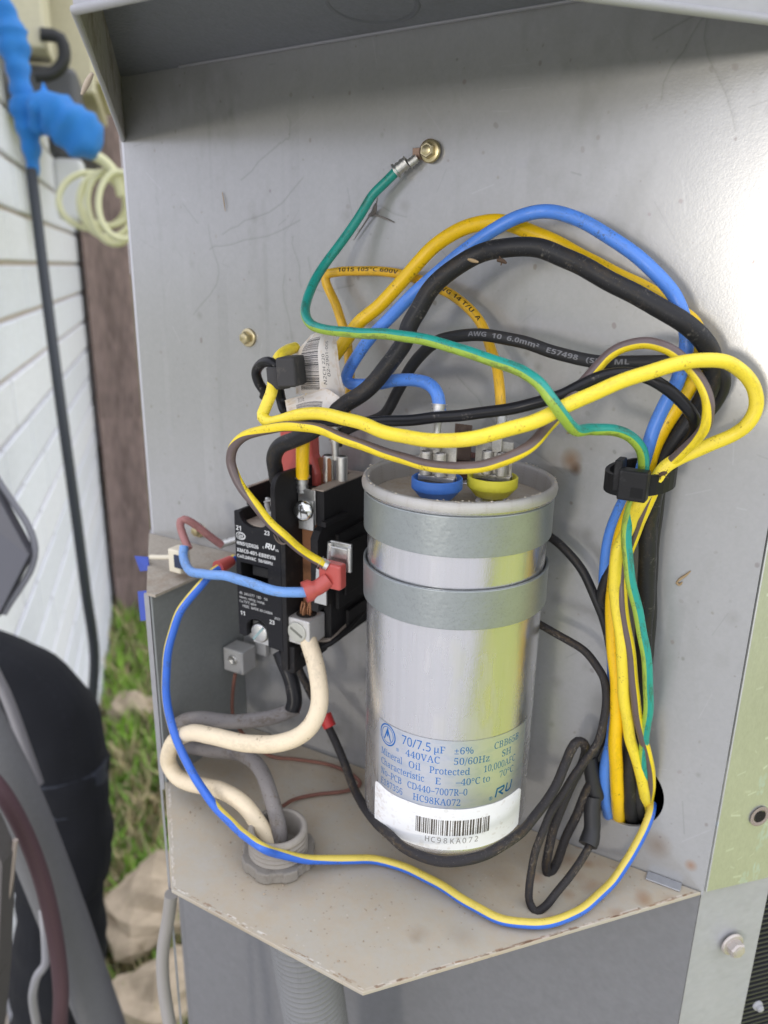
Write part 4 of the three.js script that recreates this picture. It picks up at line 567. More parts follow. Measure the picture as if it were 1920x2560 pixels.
// heavy blacks
wire('black_wire', 'thickest black wire arching from the contactor over the capacitor to the right', [[-77.7,148.8,38],[-75.1,153.7,42],[-73.4,159.6,45],[-69.3,164.9,47],[-61.7,168.7,48],[-53.9,172.6,48],[-46.5,179.1,46],[-42.8,182.3,44],[-36.9,186.5,43],[-32.3,191.2,41],[-28.3,196.3,40],[-25.2,201,39],[-22.6,205.4,38],[-21.5,210.1,37],[-19.2,215,36],[-15.9,221.3,35],[-10.2,226.8,34],[-4.1,231.1,33],[1.9,233.8,32],[8.2,235.2,32],[14.1,235.6,31],[20.1,234.9,30],[29.3,231.3,29],[36.6,227.9,29],[43.6,224.7,28],[50.5,221.5,27],[57.4,218.1,26],[63.1,214.7,25],[67.6,210.9,23],[70.6,207,21],[72.3,202.5,19],[72.5,197.7,18],[71.3,192.7,18],[68.9,186.8,18],[65.4,180.4,19],[61.6,172.8,19],[60.1,164.7,19],[59.5,156.1,17],[59,148.4,15],[59.4,138.9,14],[60,128.2,12],[60.8,117.2,11],[61.3,105.8,10],[62.1,87.6,9],[62.1,70.5,8],[61.8,55.9,7],[62.1,42.3,5],[63,29,1],[63.4,15.2,-8]], 3.0, M.black);
wire('black_wire', 'dull black wire with white print running behind the yellow loop to the bundle', [[-61.2,161.5,20],[-60.2,165.2,20],[-54.3,169.4,20],[-47.2,172.2,20],[-41.1,175.1,20],[-38.5,177.8,20],[-34.6,185.5,20],[-29.5,193.1,21],[-23.7,199.8,22],[-17.7,203.9,24],[-9.5,206.8,26],[-2,207.8,27],[6.1,207.7,28],[16.1,206.1,28],[25.8,203.8,28],[34.1,202.2,28],[41.4,201.9,28],[49.9,202.3,27],[58.1,203,26],[64.5,203,23],[71,202.3,20],[74.3,200.8,18],[75.6,198.4,17],[75.5,194.7,15],[73.4,189.7,14],[70,184.4,14],[66.3,178.6,15],[63.2,171.1,16],[61.4,164,15],[60.7,155.3,13],[60.4,147.5,11],[60.4,137.5,9],[61.2,127.1,8],[62.1,116.3,8],[62.7,103,7],[63.2,87,7],[63.2,69.7,6],[63.9,56.1,6],[65,42.8,4],[66.3,29.6,0],[66.2,18.3,-8]], 2.1, M.print, { unitV: true, face: [[0, OUT], [0.3, [0.2, 0.2, 0.95]]] });
wire('black_wire', 'glossy black wire sagging behind the bright yellow wire into the clip', [[-78,182.1,44],[-76.8,184,45],[-77.9,187.7,47],[-78.1,191.4,48],[-74.2,194.9,50],[-68.7,196.3,52],[-66.3,195.2,52],[-66.4,192.2,51],[-66.6,187.8,50],[-66.6,182.7,49],[-64.2,179,50],[-59.3,176.9,50],[-51.4,176.5,49],[-37.8,177.9,48],[-25.6,179.5,50],[-13.7,181.5,52],[-3.4,183.3,52],[6.1,185,51],[15.2,187,50],[23.9,189.5,49],[34.2,193.2,46],[40,196.4,43],[46,199.3,41],[51.6,200.2,39],[56.3,199.3,37],[61.8,196.8,36],[66.2,193.4,34],[69.6,189.4,32],[70.7,185.5,28],[69.9,181.3,25],[66.7,175.4,22],[63,168,20],[60.9,160.3,17],[60.2,149.7,14],[60.2,137.4,11]], 1.85, M.blackGloss);
// green ground wire
wire('ground_wire', 'green wire with light green stripe from the upper bolt into the bundle', [[-44.3,262.8,5],[-48.8,258.7,6],[-53.9,254.1,7],[-58.3,246.7,9],[-63.3,238.5,12],[-67.8,230.1,17],[-69.3,222.4,24],[-67.6,215.8,31],[-63.8,211.6,37],[-56.7,208.6,42],[-45.1,208.1,47],[-30.8,208.2,52],[-18.3,208.4,55],[-8.5,208,57],[0.5,207.1,58],[12.1,204.9,60],[21.8,203,62],[29,201,64],[34.3,198.7,66],[38.3,194.6,67],[41.1,189.7,64],[43.1,185.8,58],[45.3,184.9,50],[50.2,183.8,42],[54.4,181.1,37],[57,177.3,34],[57.9,172.1,32],[57.5,166.1,30],[55.3,158.6,28],[54.3,151.6,26],[54.6,145.8,26],[55.5,140,26],[57,132.5,26],[59.4,123.9,25],[62.1,114.7,24],[64.4,106.8,23],[65.9,98.4,22],[66.6,90.5,20],[67.1,80.2,18],[66.8,69.4,15],[67,56.2,11],[67.6,44.5,6],[67.7,32.5,-2]], 1.75, M.green, { face: [[0, [-0.7, 0.3, -0.6]], [0.2, [-0.8, -0.2, 0.0]], [0.25, LOW], [0.5, LOW], [0.6, [-0.3, -0.3, 0.8]], [0.68, [-0.6, 0, 0.7]], [1, [-0.75, 0, 0.6]]], extra: t => {
  crimp(t, [-45.3,262.1,5], [-41.1,265.2,4.4], 2.4); crimp(t, [-40.6,264.5,4], [-38,266.6,3], 1.7);
  part('ring_tongue', [box([[-37.7,267.8,1][0] - 3, [-37.7,267.8,1][1] - 1.6, 0.4], [[-35.8,268.5,1][0] + 2, [-35.8,268.5,1][1] + 1.6, 1.3], 0.2), turned([[4, 0], [4, 1], [2, 1]], [-33.9,268.8,0.3], [0, 0, 1])], plain([0.4, 0.28, 0.22], { dirt: [0.2, 0.07, 0.04], amount: 0.7, rough: 0.5, metal: 0.7, size: 0.02 }), t); } });
// brown and yellow wire
wire('striped_wire', 'brown wire with a yellow stripe dipping lowest across the capacitor front', [[-47.5,123.1,50],[-47.9,124.3,51],[-51.1,126.6,53],[-54.6,131,57],[-58.1,136.6,61],[-62.9,141.2,63],[-67.5,147.6,65],[-72.2,153.4,66],[-75.1,158.3,66],[-76.3,162.4,66],[-75.1,167.3,66],[-70.8,171.4,66],[-63.7,174.5,66],[-56.3,176.4,66],[-48.5,177.8,66],[-40.8,178.5,67],[-34.8,178.2,67.6],[-27.1,176.8,68.5],[-20.3,175.7,69.3],[-14.5,174.8,70],[-5.8,173.9,72],[2.3,173.6,74],[11.9,174,75.2],[18,175.2,76],[23.8,176.5,74],[29.3,178.9,72],[32.9,181.6,66],[35.1,185.4,58],[36.3,188.8,51],[37.8,193.1,45],[39.7,197.2,41],[42.2,201.5,38],[45.3,205.2,36],[49.2,207.6,34],[54.4,208.8,33],[59.9,207.7,33],[64.5,205.4,33],[68.7,201.9,34],[72,197.3,34],[74,192.5,34],[74.1,186.6,33],[72,182.1,31],[68.5,177.2,29],[64.6,171.8,28],[62.2,166.4,28],[60.2,160,28],[58.5,154.4,26],[56.2,147,22],[54.3,138,21],[53.7,130,21],[54.7,122.7,22],[56.3,115.1,22],[58.4,107.4,22],[60.3,99.1,21],[62.1,89.1,20],[63.8,79.1,18],[65.7,69,15],[67.9,60.9,12],[69.6,51,8],[70.2,43.3,5],[69.6,34.7,0],[69.1,26.7,-6]], 1.75, M.brown, { face: [[0, [0.6, 0.7, 0.5]], [0.05, [0.75, 0.55, 0.4]], [0.08, [0.9, 0.4, 0.05]], [0.1, [0.8, 0.1, -0.6]], [0.115, [0, 0, -1]], [0.13, [-0.95, 0.1, 0.1]], [0.15, [-0.6, 0.5, 0.6]], [0.18, [0, 0.1, 1]], [0.235, [0.1, -0.35, 0.9]], [0.33, [0.1, -0.75, 0.6]], [0.385, [0.35, -0.75, 0.5]], [0.445, [0.45, -0.65, 0.6]], [0.525, [0.1, -0.75, 0.55]], [0.58, [-0.3, -0.55, 0.75]], [0.63, [0.75, -0.1, 0.6]], [0.68, [0.95, -0.1, 0.2]], [0.72, [1, 0, 0]], [1, [1, 0, 0]]], extra: t => {
  crimp(t, [-48.9,124.6,51], [-46.1,123.1,50], 2.1); const a = [-47,122.6,47];
  part('receptacle', [box([a[0] - 2.6, a[1] - 3.4, 42], [a[0] + 6.6, a[1] + 8, 43.2], 0.3), box([a[0] - 2.2, a[1] + 2, 43.3], [a[0] + 6.2, a[1] + 6.4, 44.6], 0.5), sweep([[a[0] - 2.4, a[1] - 1, 44], [a[0] - 2, a[1] + 7.6, 43.8]], 1.1, { step: 1 }), sweep([[a[0] + 6.4, a[1] - 2.4, 44], [a[0] + 6.4, a[1] + 7, 43.8]], 1.1, { step: 1 })], steel, t); } });
// pink and light blue pair with the pink insulated terminal, blue-yellow control wire
wire('light_blue_wire', 'dusty light blue wire crossing the contactor face into a pink terminal', [[-127.1,112.2,40],[-126,109,42],[-121.2,107.3,46],[-114.2,107,50],[-103.6,109.4,54],[-88.8,112.8,58],[-75.6,114.2,61],[-64.6,114.4,62],[-58.8,114.2,61],[-51.7,114.2,57],[-49,114.4,55]], 1.95, M.ltBlue, { extra: t => {
  const a = [-52.1,113.9,57], b = [-48.6,115.3,53], c = [-45.8,118.1,50];
  part('pink_sleeve', [sweep([a, [(a[0] * 2 + b[0]) / 3, (a[1] * 2 + b[1]) / 3, (a[2] * 2 + b[2]) / 3], b, c], 4, { step: 0.5, rad: 24, prof: s => s < 0.25 ? 4.1 : 3.0 + 1.1 * Math.max(0, 1 - (s - 0.25) * 7) }), box([c[0] - 4.2, c[1] - 3.6, 46], [c[0] + 5.6, c[1] + 6.4, 51], 1.2)], red, t, 'pinkish red insulated terminal'); } });
wire('pink_wire', 'dusty pink wire bent like a hairpin at the far left of the compartment', [[-123.1,107.2,20],[-124.5,108.7,21],[-127.9,112.8,24],[-131.8,117,27],[-134.7,120,30],[-136.6,120.1,31],[-136.5,118.5,32],[-134.6,115,33],[-132.1,112,34],[-129.3,109.1,35]], 1.75, M.pink, { extra: t => crimp(t, [-124.5,107.3,20], [-119.3,109.1,15], 1.8) });
{
  const t = thing('wire_joint', 'cream plastic wire joint at the left edge of the compartment', 'connector');
  const cr = plain([0.72, 0.66, 0.52], { amount: 0.3, rough: 0.6, size: 0.03 }), a = [-134.3,105.3,38], d = [-154.1,100,34];
  part('joint_body', [box([a[0] - 3, a[1] - 7, 33], [a[0] + 4, a[1] + 4, 40], 0.8)], cr, t); part('tie_tail', sweep([d, [-144.9,102.3,36], a], 1.1, { step: 2 }), cr, t);
  part('joint_hole', box([a[0] + 1, a[1] - 4, 39.6], [a[0] + 6, a[1] + 2, 40.6], 0.3), std({ color: rgb(0.02, 0.03, 0.07), roughness: 0.6 }), t); settle(t);
}
wire('blue_striped_wire', 'blue wire with a yellow stripe hanging far left and sweeping across the shelf front', [[-105.4,108.9,33],[-105.4,107.8,38],[-105.8,107.3,43],[-105.8,106.3,48],[-106.7,103.4,52],[-109.7,97.8,57],[-112.9,91.6,60],[-115.4,83.7,62],[-116.4,75.6,64],[-117.2,65.8,65],[-117.1,56.1,66],[-115.8,48.1,67],[-112.9,41,68],[-107.5,34.9,70],[-102.1,29.1,71],[-94.3,24.1,73],[-86.6,20.1,75],[-77.2,18.9,78],[-69.9,18,80],[-61.7,19.3,83],[-53.4,20.1,85],[-50.8,14,79],[-41.6,6,67.4],[-30.2,4,57.9],[-21.1,3,51.8],[-9.5,3,50.2],[5.1,3,51.3],[19.8,3,54.2],[31.2,3,55],[42.2,3,51.1],[50,3,44.9],[54.9,3,37.4],[59.2,4,28.2],[63,6,18.8],[66.8,13.6,14],[69,20.1,10],[70.4,24.8,7],[71.1,28.6,3],[70.6,29.3,-3]], 1.8, M.blueYellow, { face: [[0, [-0.6, 0.7, 0.4]], [0.1, [-0.95, 0.3, 0.2]], [0.3, [-1, 0.1, -0.1]], [0.42, [-0.4, 0.5, -0.7]], [0.55, [0, 1, 0.15]], [0.8, [-0.3, 1, 0.1]], [1, [-0.6, 0.6, 0.5]]], extra: t => { const a = [-105.7,107.7,43], b = [-105.3,108.3,35]; part('pink_sleeve', sweep([a, [(a[0] * 2 + b[0]) / 3, (a[1] * 2 + b[1]) / 3, 40], b], 3, { step: 0.7, prof: s => 3.2 - s * 0.8 }), red, t); } });
// line-voltage conductors
wire('cream_wire', 'thick cream wire curving from the box lug to the conduit connector', [[-61.1,85.6,42],[-59.3,83.3,43],[-54.7,78,46],[-50.3,71.6,50],[-48.3,64.7,54],[-49.4,58.7,58],[-54.2,53.4,61],[-62.5,49.6,64],[-72.7,46.8,65],[-83,45.5,66],[-94.5,43.8,66],[-105.3,40.4,65],[-114.4,34.5,64],[-121,26,63],[-123.4,18,62],[-119.3,12.6,62],[-110.9,12.3,63],[-100.7,15,64],[-89.8,18.7,66],[-80.4,20.2,68],[-73.6,18.7,69],[-68.4,15.9,70],[-64,11.2,70],[-61.3,6.9,70]], 3.5, M.cream);
wire('black_feeder', 'short black conductor dropping from the contactor beside the cream wire', [[-81.4,71.1,34],[-78.9,68.4,35],[-75.5,63.9,36],[-72.7,57,37],[-71.5,51.9,38],[-71.9,48.5,39]], 3.3, M.blackGloss);
wire('grey_feeder', 'dusty dark grey conductor looping from under the contactor to the conduit connector', [[-72.1,48.1,36],[-74.5,46.3,38],[-80,43.4,41],[-87.3,41.3,44],[-96.1,38.7,46],[-106.7,37.3,48],[-115.2,36.4,50],[-122,33.7,51],[-127,29,51],[-129,22.5,50],[-126.9,17.4,48],[-115.6,17,45],[-101.6,21.3,46],[-89.7,25.9,50],[-80.8,27.9,54],[-73.3,26.7,58],[-66.9,23.3,62],[-62.1,18.1,65],[-59,12.5,67],[-58,7.8,68]], 3.2, M.grey);
wire('thermostat_wire', 'thin reddish brown wire trailing down the dark wall and along the shelf behind', [[-119.1,42.8,20],[-120.8,34.7,20],[-122,21.6,20],[-121.8,13.4,18],[-119.7,5,14],[-102.6,1.2,16.5],[-90,1.2,12.4],[-76.1,1.2,8.2],[-68.3,1.2,7.6],[-59.1,1.2,9.1],[-53.6,1.2,12.8],[-56.5,1.2,20.1],[-66.4,1.2,28.8],[-72.7,1.5,36.6],[-72.7,4,44.9],[-65.9,11.5,60],[-62.3,9.4,66]], 0.85, M.tstat);
wire('dusty_black_wire', 'dusty black wire with a red collar curling around the foot of the capacitor', [[-85.8,55.6,16],[-82.9,52.2,17],[-77.1,44.6,18],[-70.6,38.7,20],[-61.6,31.4,24],[-51.8,24.4,30],[-41.8,20.7,38],[-31.7,23.4,48],[-22.1,26.7,57],[-10.6,30,65],[-0.9,31.6,70],[8.2,32.9,72],[15.7,34.8,72],[22.8,37.1,70],[28.3,37.9,64],[32.4,38.8,57],[34.5,38.2,48],[36.4,39.5,40],[38.3,42.4,33],[40.7,47.8,28],[41.7,53.1,24],[42.8,59.2,22],[44.1,61.8,20],[45.8,61,18],[46.8,57.4,16],[45.8,50.6,15],[42.9,39.4,16],[40.4,28.7,18],[38.4,18,20],[37.8,9.7,22],[37.8,3.3,22],[39,-0.6,21],[40.4,2,18],[42.9,15,14],[45.6,25.7,12],[47.5,34.5,10],[49.3,40.1,9]], 1.8, M.dusty, { extra: t => part('red_collar', sweep([[-67,38.4,21.5], [-65.4,35.9,22], [-63.6,33.6,22.6]], 2.9, { step: 1 }), std({ color: rgb(0.5, 0.03, 0.03), roughness: 0.5 }), t) });
wire('dusty_black_wire', 'dusty black wire leaving behind the capacitor and hanging in a long loop', [[21.7,102.2,12],[24.9,101.8,13],[30.3,100.6,14],[36.1,99.4,15],[41.7,96.9,15],[47,91.9,15],[50.2,88.4,16],[51.9,81.5,16],[52.6,73.1,17],[51.7,64.4,18],[48.8,57.4,20],[44.1,47.2,23],[41.6,40.1,26],[39.3,33.7,29],[37.8,27.3,33],[36.9,21.8,36],[36.4,14,38],[36.6,8.2,40],[37.8,2.2,41],[40.8,0.1,42],[43.3,1.6,40],[45.9,5.5,36],[48.7,9,29],[51.3,14.3,22],[52.6,17.5,16],[52.4,21.7,13],[51.4,27.4,11]], 1.5, M.dusty, { extra: t => part('shrink_sleeve', sweep([[51.9,16.7,17.5], [52,18.2,15.6], [51.9,21.5,13], [51.1,27.3,11], [50.3,33.1,9]], 3.2, { step: 1, prof: s => s < 0.06 ? 3.6 : s < 0.3 ? 3.9 - s * 2 : 3.2 }), M.sleeve, t, 'black heat-shrink sleeve') });
wire('dusty_black_wire', 'plain black wire running from the upper strap down into the bundle', [[21.6,135.9,8],[23.8,135.2,8],[28.1,133.5,9],[33,130.3,10],[37.4,125.8,11],[41.4,120.3,12],[44.8,114.8,13],[48,108.2,13],[50.3,101.4,12],[52.3,88.5,10],[53,73.8,8],[51.8,61.3,7],[48.9,51.4,7],[47.8,47.1,8],[49,41.1,8],[50.7,33.5,8]], 1.65, M.black, { extra: t => part('shrink_sleeve', sweep([[46.9,49.5,8], [49,41.1,8], [51.2,31.8,8]], 3, { step: 1 }), M.sleeve, t) });
wire('dusty_black_wire', 'short black wire slanting out of the bundle beside the blue wire', [[50.2,133.4,14],[48.1,128.8,14],[46.6,123.9,14],[45.5,118.4,13],[46.6,112.8,12],[49,105.1,11]], 2.0, M.black);

// crimped leads and the red flag terminal behind the contactor screw
{
  const t = thing('flag_terminal', 'translucent red flag terminal standing behind the yellow contactor wire', 'terminal'); const c = [-76,154.2,24];
  const s = new THREE.Shape(); s.moveTo(-0.008, -0.0155); s.lineTo(0.0085, -0.0155); s.lineTo(0.0085, -0.004); s.lineTo(0.006, 0.003); s.lineTo(0.0055, 0.016); s.lineTo(-0.0075, 0.016); s.lineTo(-0.006, 0.004); s.lineTo(-0.0085, -0.004); s.closePath();
  const g = new THREE.ExtrudeGeometry(s, { depth: 0.004, bevelEnabled: true, bevelSize: 0.0014, bevelThickness: 0.0014, bevelSegments: 4 }); const v = V(c); g.translate(v.x, v.y, v.z - 0.002); part('red_shell', g, red, t);
  part('blade', box([c[0] - 2, c[1] - 22, 23.4], [c[0] + 5, c[1] - 12, 24.6], 0.2), copper, t); settle(t);
  const u = thing('bare_terminal', 'bare tinned crimp terminal pushed onto the rear contactor tab', 'terminal'), p = [-61.5,151.9,21];
  part('ears', [turned([[2.3, -5.5], [2.5, -5], [2.5, 5], [2.1, 5.5]], [p[0] - 2.6, p[1], 22]), turned([[2.1, -5], [2.3, -4.6], [2.3, 5], [1.9, 5.5]], [p[0] + 2.8, p[1], 20.6])], steel, u);
  part('barrel', [sweep([[p[0] + 0.4, p[1] + 4, 21.4], [p[0] + 0.6, p[1] + 18, 22]], 2, { step: 1, prof: q => q < 0.35 ? 1.5 : q > 0.5 ? 2.2 : 1.6 })], steel, u); settle(u);
}
// nylon tie round the bundle
{
  const t = thing('cable_tie', 'black nylon cable tie gripping the wire bundle', 'cable tie'), m = plain([0.01, 0.01, 0.011], { dirt: [0.15, 0.15, 0.15], amount: 0.2, rough: 0.45, size: 0.03, spec: 0.4 });
  const a = [58.2,166.4,36], e = [1.0, 0.02, 0.08];
  const band = []; const cx = 56, cz = 24, cy = a[1]; const n = 28, ax = 9.6, az = 10.6;
  const pts = []; for (let i = 0; i <= n; i++) { const k = i / n * Math.PI * 2; pts.push([cx + ax * Math.cos(k), cy + 1.6 * Math.cos(k + 0.5), cz + az * Math.sin(k)]); }
  const bg = (() => { const pos = [], idx = []; for (let i = 0; i <= n; i++) for (const [o, h] of [[0, -3.2], [0, 3.2], [1.3, 3.2], [1.3, -3.2]]) { const k = i / n * Math.PI * 2; const v = V([cx + (ax + o) * Math.cos(k), cy + h + 1.6 * Math.cos(k + 0.5), cz + (az + o) * Math.sin(k)]); pos.push(v.x, v.y, v.z); } for (let i = 0; i < n; i++) for (let j = 0; j < 4; j++) { const p = i * 4 + j, q = i * 4 + (j + 1) % 4; idx.push(p, p + 4, q, q, p + 4, q + 4); } const g = new THREE.BufferGeometry(); g.setAttribute('position', new THREE.Float32BufferAttribute(pos, 3)); g.setIndex(idx); const h = g.toNonIndexed(); h.computeVertexNormals(); return metric(h); })();
  part('band', bg, m, t);
  const h = [58.4,167.2,41];
  part('head', [box([h[0] - 5.6, h[1] - 4.6, 36.5], [h[0] + 3, h[1] + 4.8, 41.6], 0.7), box([h[0] - 7.6, h[1] - 2.6, 33], [h[0] - 5.2, h[1] + 7, 39.4], 0.5)], m, t);
  part('latch_window', box([h[0] - 1.6, h[1] - 3.2, 41.4], [h[0] + 2, h[1] - 0.2, 41.75], 0.05), std({ color: rgb(0.004, 0.004, 0.004), roughness: 0.9 }), t); settle(t);
}
// black clip and paper tags on the left
{
  const t = thing('wire_clip', 'black plastic clip squeezing the folded wires left of the paper tag', 'clip'), m = plain([0.03, 0.03, 0.033], { dirt: [0.2, 0.17, 0.14], amount: 0.35, rough: 0.75, size: 0.02 });
  const a = [-59.2,193.7,54], b = [-64.3,191.4,55];
  const rot = (g, c, z, y = 0) => { const v = V(c); g.translate(-v.x, -v.y, -v.z); g.rotateY(y); g.rotateZ(z); g.translate(v.x, v.y, v.z); return g; };
  part('clip_body', [rot(box([a[0] - 3.6, a[1] - 5, 45], [a[0] + 3.4, a[1] + 5.2, 57], 1), a, 0.08, 0.3)], m, t);
  part('clip_jaw', [rot(turned([[3.6, -4], [4.2, -3.4], [4.2, 3.2], [3.7, 3.8], [2.6, 3.8], [2.6, -4], [3.6, -4]], [b[0] - 0.6, b[1], 52]), b, 0.08)], m, t); settle(t);
}
const tagTex = (txt, seedBars) => canvasTex(512, 512, (c, W, H) => {
  c.fillStyle = 'rgb(214,207,200)'; c.fillRect(0, 0, W, H);
  for (let i = 0; i < 160; i++) { const e = rnd() < 0.6; c.fillStyle = `rgba(160,120,70,${rr(0.03, 0.12)})`; c.beginPath(); c.ellipse(e ? (rnd() < 0.5 ? rr(0, 50) : rr(460, 512)) : rr(0, W), e ? rr(0, H) : rnd() < 0.5 ? rr(0, 40) : rr(0, H), rr(4, 30), rr(4, 40), 0, 0, 7); c.fill(); }
  c.fillStyle = 'rgb(46,44,48)'; let y = seedBars; while (y < 486) { const h = [3, 3, 6, 9, 4][rnd() * 5 | 0]; c.fillRect(60, y, 196, h); y += h + [3, 4, 7, 4][rnd() * 4 | 0]; }
  c.save(); c.translate(330, 500); c.rotate(-Math.PI / 2); c.font = '50px sans-serif'; txt.forEach(([s, x, dy]) => c.fillText(s, x, dy)); c.restore();
});
function paperTag(name, label, rows, tex) {                          // rows: lists of points across, from top to bottom
  const g = new THREE.BufferGeometry(), pos = [], uv = [], idx = [], h = rows.length, w = rows[0].length;
  const cs = rows.map(r => new THREE.CatmullRomCurve3(r.map(V))), N = 16, cols = []; for (let i = 0; i <= N; i++) cols.push(new THREE.CatmullRomCurve3(cs.map(c => c.getPoint(i / N))));
  for (let j = 0; j <= N; j++) for (let i = 0; i <= N; i++) { const p = cols[i].getPoint(j / N); pos.push(p.x, p.y, p.z); uv.push(i / N, 1 - j / N); if (i < N && j < N) { const k = j * (N + 1) + i; idx.push(k, k + N + 1, k + 1, k + 1, k + N + 1, k + N + 2); } }
  g.setAttribute('position', new THREE.Float32BufferAttribute(pos, 3)); g.setAttribute('uv', new THREE.Float32BufferAttribute(uv, 2)); g.setIndex(idx); g.computeVertexNormals();
  const m = solo(name, g, std({ map: tex, roughness: 0.75 }), label, 'tag'); return settle(m);
}
paperTag('paper_tag', 'stained white paper tag with a tall barcode standing behind the black clip', [[[-63.7,204.7,34], [-56.5,206.9,37], [-53.6,206,33]], [[-66.7,198.8,38], [-54.4,201.1,43], [-49.6,201.5,38]], [[-66,191.9,41], [-52.1,194.1,46], [-47.1,193.2,40]], [[-66.2,183.6,40], [-52.3,185.6,45], [-45.4,182.5,38]]], tagTex([['02-2901-00S', 120, 60], ['N2CH 220', 60, 10]], 60));
paperTag('paper_tag', 'smaller folded paper tag lying below the tall one behind the yellow wire', [[[-62.6,183.4,52], [-57,185.4,47], [-50,187.7,45], [-46,186.2,45], [-43.2,183.8,43]], [[-62,180.4,52], [-54.4,183.2,50], [-49.3,183.5,48], [-46,181.8,47], [-42.6,182.1,45]], [[-60.2,178.3,54], [-53.1,179.4,52], [-48.4,178.4,51], [-44.9,178.6,50], [-42.1,179,48]]], tagTex([['5122 0', 300, -220], ['00S', 10, 120]], 250));

// conduit connector and flexible conduit
{
  const gx = [-63.8,5.9,62], c0 = [-62.2,4,65.3], X = -58.5, Z = 68.5;
  const pl = plain([0.33, 0.3, 0.26], { dirt: [0.2, 0.17, 0.14], amount: 0.5, rough: 0.8, size: 0.05 }), dk = plain([0.24, 0.22, 0.19], { dirt: [0.14, 0.12, 0.1], amount: 0.6, rough: 0.85, size: 0.04 });
  const t = thing('conduit_connector', 'round plastic conduit connector with a threaded throat on the shelf', 'conduit connector');
  const prof = [[9.2, -6], [9.2, 15.2], [10.4, 16], [11.6, 15.4]]; for (let i = 0; i < 5; i++) { const y = 14.2 - i * 2.1; prof.push([11.9, y], [11.9, y - 0.7], [11.1, y - 1.2], [11.1, y - 1.6]); } prof.push([11.1, 3]);
  part('threaded_throat', turned(prof, [X, 0, Z], [0, 1, 0], 64), pl, t);
  const nut = []; const sh = new THREE.Shape(); for (let i = 0; i <= 160; i++) { const a = i / 160 * Math.PI * 2, r = 13.9 + 0.45 * Math.sign(Math.sin(a * 8)) * Math.min(1, Math.abs(Math.sin(a * 8)) * 3); sh[i ? 'lineTo' : 'moveTo'](r * Math.cos(a) / 1000, r * Math.sin(a) / 1000); } const hl = new THREE.Path(); hl.absarc(0, 0, 0.0108, 0, 7); sh.holes.push(hl);
  const ng = new THREE.ExtrudeGeometry(sh, { depth: 0.0036, bevelEnabled: true, bevelSize: 0.0006, bevelThickness: 0.0006, bevelSegments: 2 }); ng.rotateX(-Math.PI / 2); const v = V([X, 0.9, Z]); ng.translate(v.x, v.y, v.z); part('lock_nut', metric(ng), dk, t);
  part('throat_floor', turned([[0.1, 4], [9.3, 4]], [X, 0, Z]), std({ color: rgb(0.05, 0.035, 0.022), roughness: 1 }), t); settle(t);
  const f = []; const prof2 = []; for (let i = 0; i <= 130; i++) { const y = -3 - i * 3; prof2.push([13.0, y], [14.3, y - 0.7], [14.3, y - 1.7], [13.0, y - 2.5]); }
  const fc = solo('flexible_conduit', turned([[0.1, -2], [12, -2], ...prof2], [X + 2, 0, Z - 4], [-0.06, 1, 0.1], 40), plain([0.22, 0.22, 0.22], { dirt: [0.12, 0.115, 0.11], amount: 0.4, rough: 0.6, size: 0.1 }), 'grey ribbed conduit dropping from the underside of the shelf', 'conduit'); settle(fc);
}

const down = (p) => [p[0], -850, p[2]];                             // straight on to the ground
// ---------- things on and by the wall at the left ----------
{
  const t = thing('meter_cabinet', 'beige utility cabinet with a dark grey side hung high on the brick wall', 'utility box'), m = plain([0.62, 0.57, 0.42], { dirt: [0.4, 0.36, 0.26], amount: 0.2, rough: 0.6, size: 0.3 }), dk = plain([0.1, 0.1, 0.11], { rough: 0.6, size: 0.2 });
  const c = [-1010.2,580.6,-661.2], mk = (du, dy, dn, w, h, d, mat, n, r = 0.006) => { const g = metric(new RoundedBoxGeometry(w, h, d, 2, r)); const o = part(n, g, mat, t); const v = V(c); o.position.set(v.x - 0.7071 * du + 0.7071 * dn, v.y + dy, v.z - 0.7071 * du - 0.7071 * dn); o.rotation.y = -Math.PI / 4; };
  mk(0.25, 0.14, -0.02, 0.34, 0.44, 0.13, m, 'cabinet'); mk(0.25, 0.14, 0.05, 0.30, 0.40, 0.014, m, 'cabinet_door'); mk(-0.02, 0.1, -0.045, 0.1, 0.3, 0.07, m, 'side_box'); mk(-0.02, 0.12, 0.0, 0.06, 0.1, 0.03, dk, 'meter_window');
  mk(0.02, -0.1, -0.02, 0.1, 0.075, 0.09, dk, 'terminal_cover', 0.012); mk(0.16, -0.15, 0.0, 0.15, 0.07, 0.08, dk, 'cable_gland', 0.02); mk(0.1, -0.23, -0.01, 0.05, 0.1, 0.05, plain([0.7, 0.7, 0.72], { size: 0.1 }), 'white_fitting', 0.01);
  const h = thing('dark_cable', 'short dark looped cable under the beige cabinet', 'cable'); part('jacket', sweep([[-971.4,548.2,-598.2], [-954.2,545.9,-618.9], [-952.5,517.5,-620.9], [-964.5,497.2,-606.6], [-980.3,492.2,-587.1]], 9, { step: 10 }), M.sleeve, h); settle(h);
}
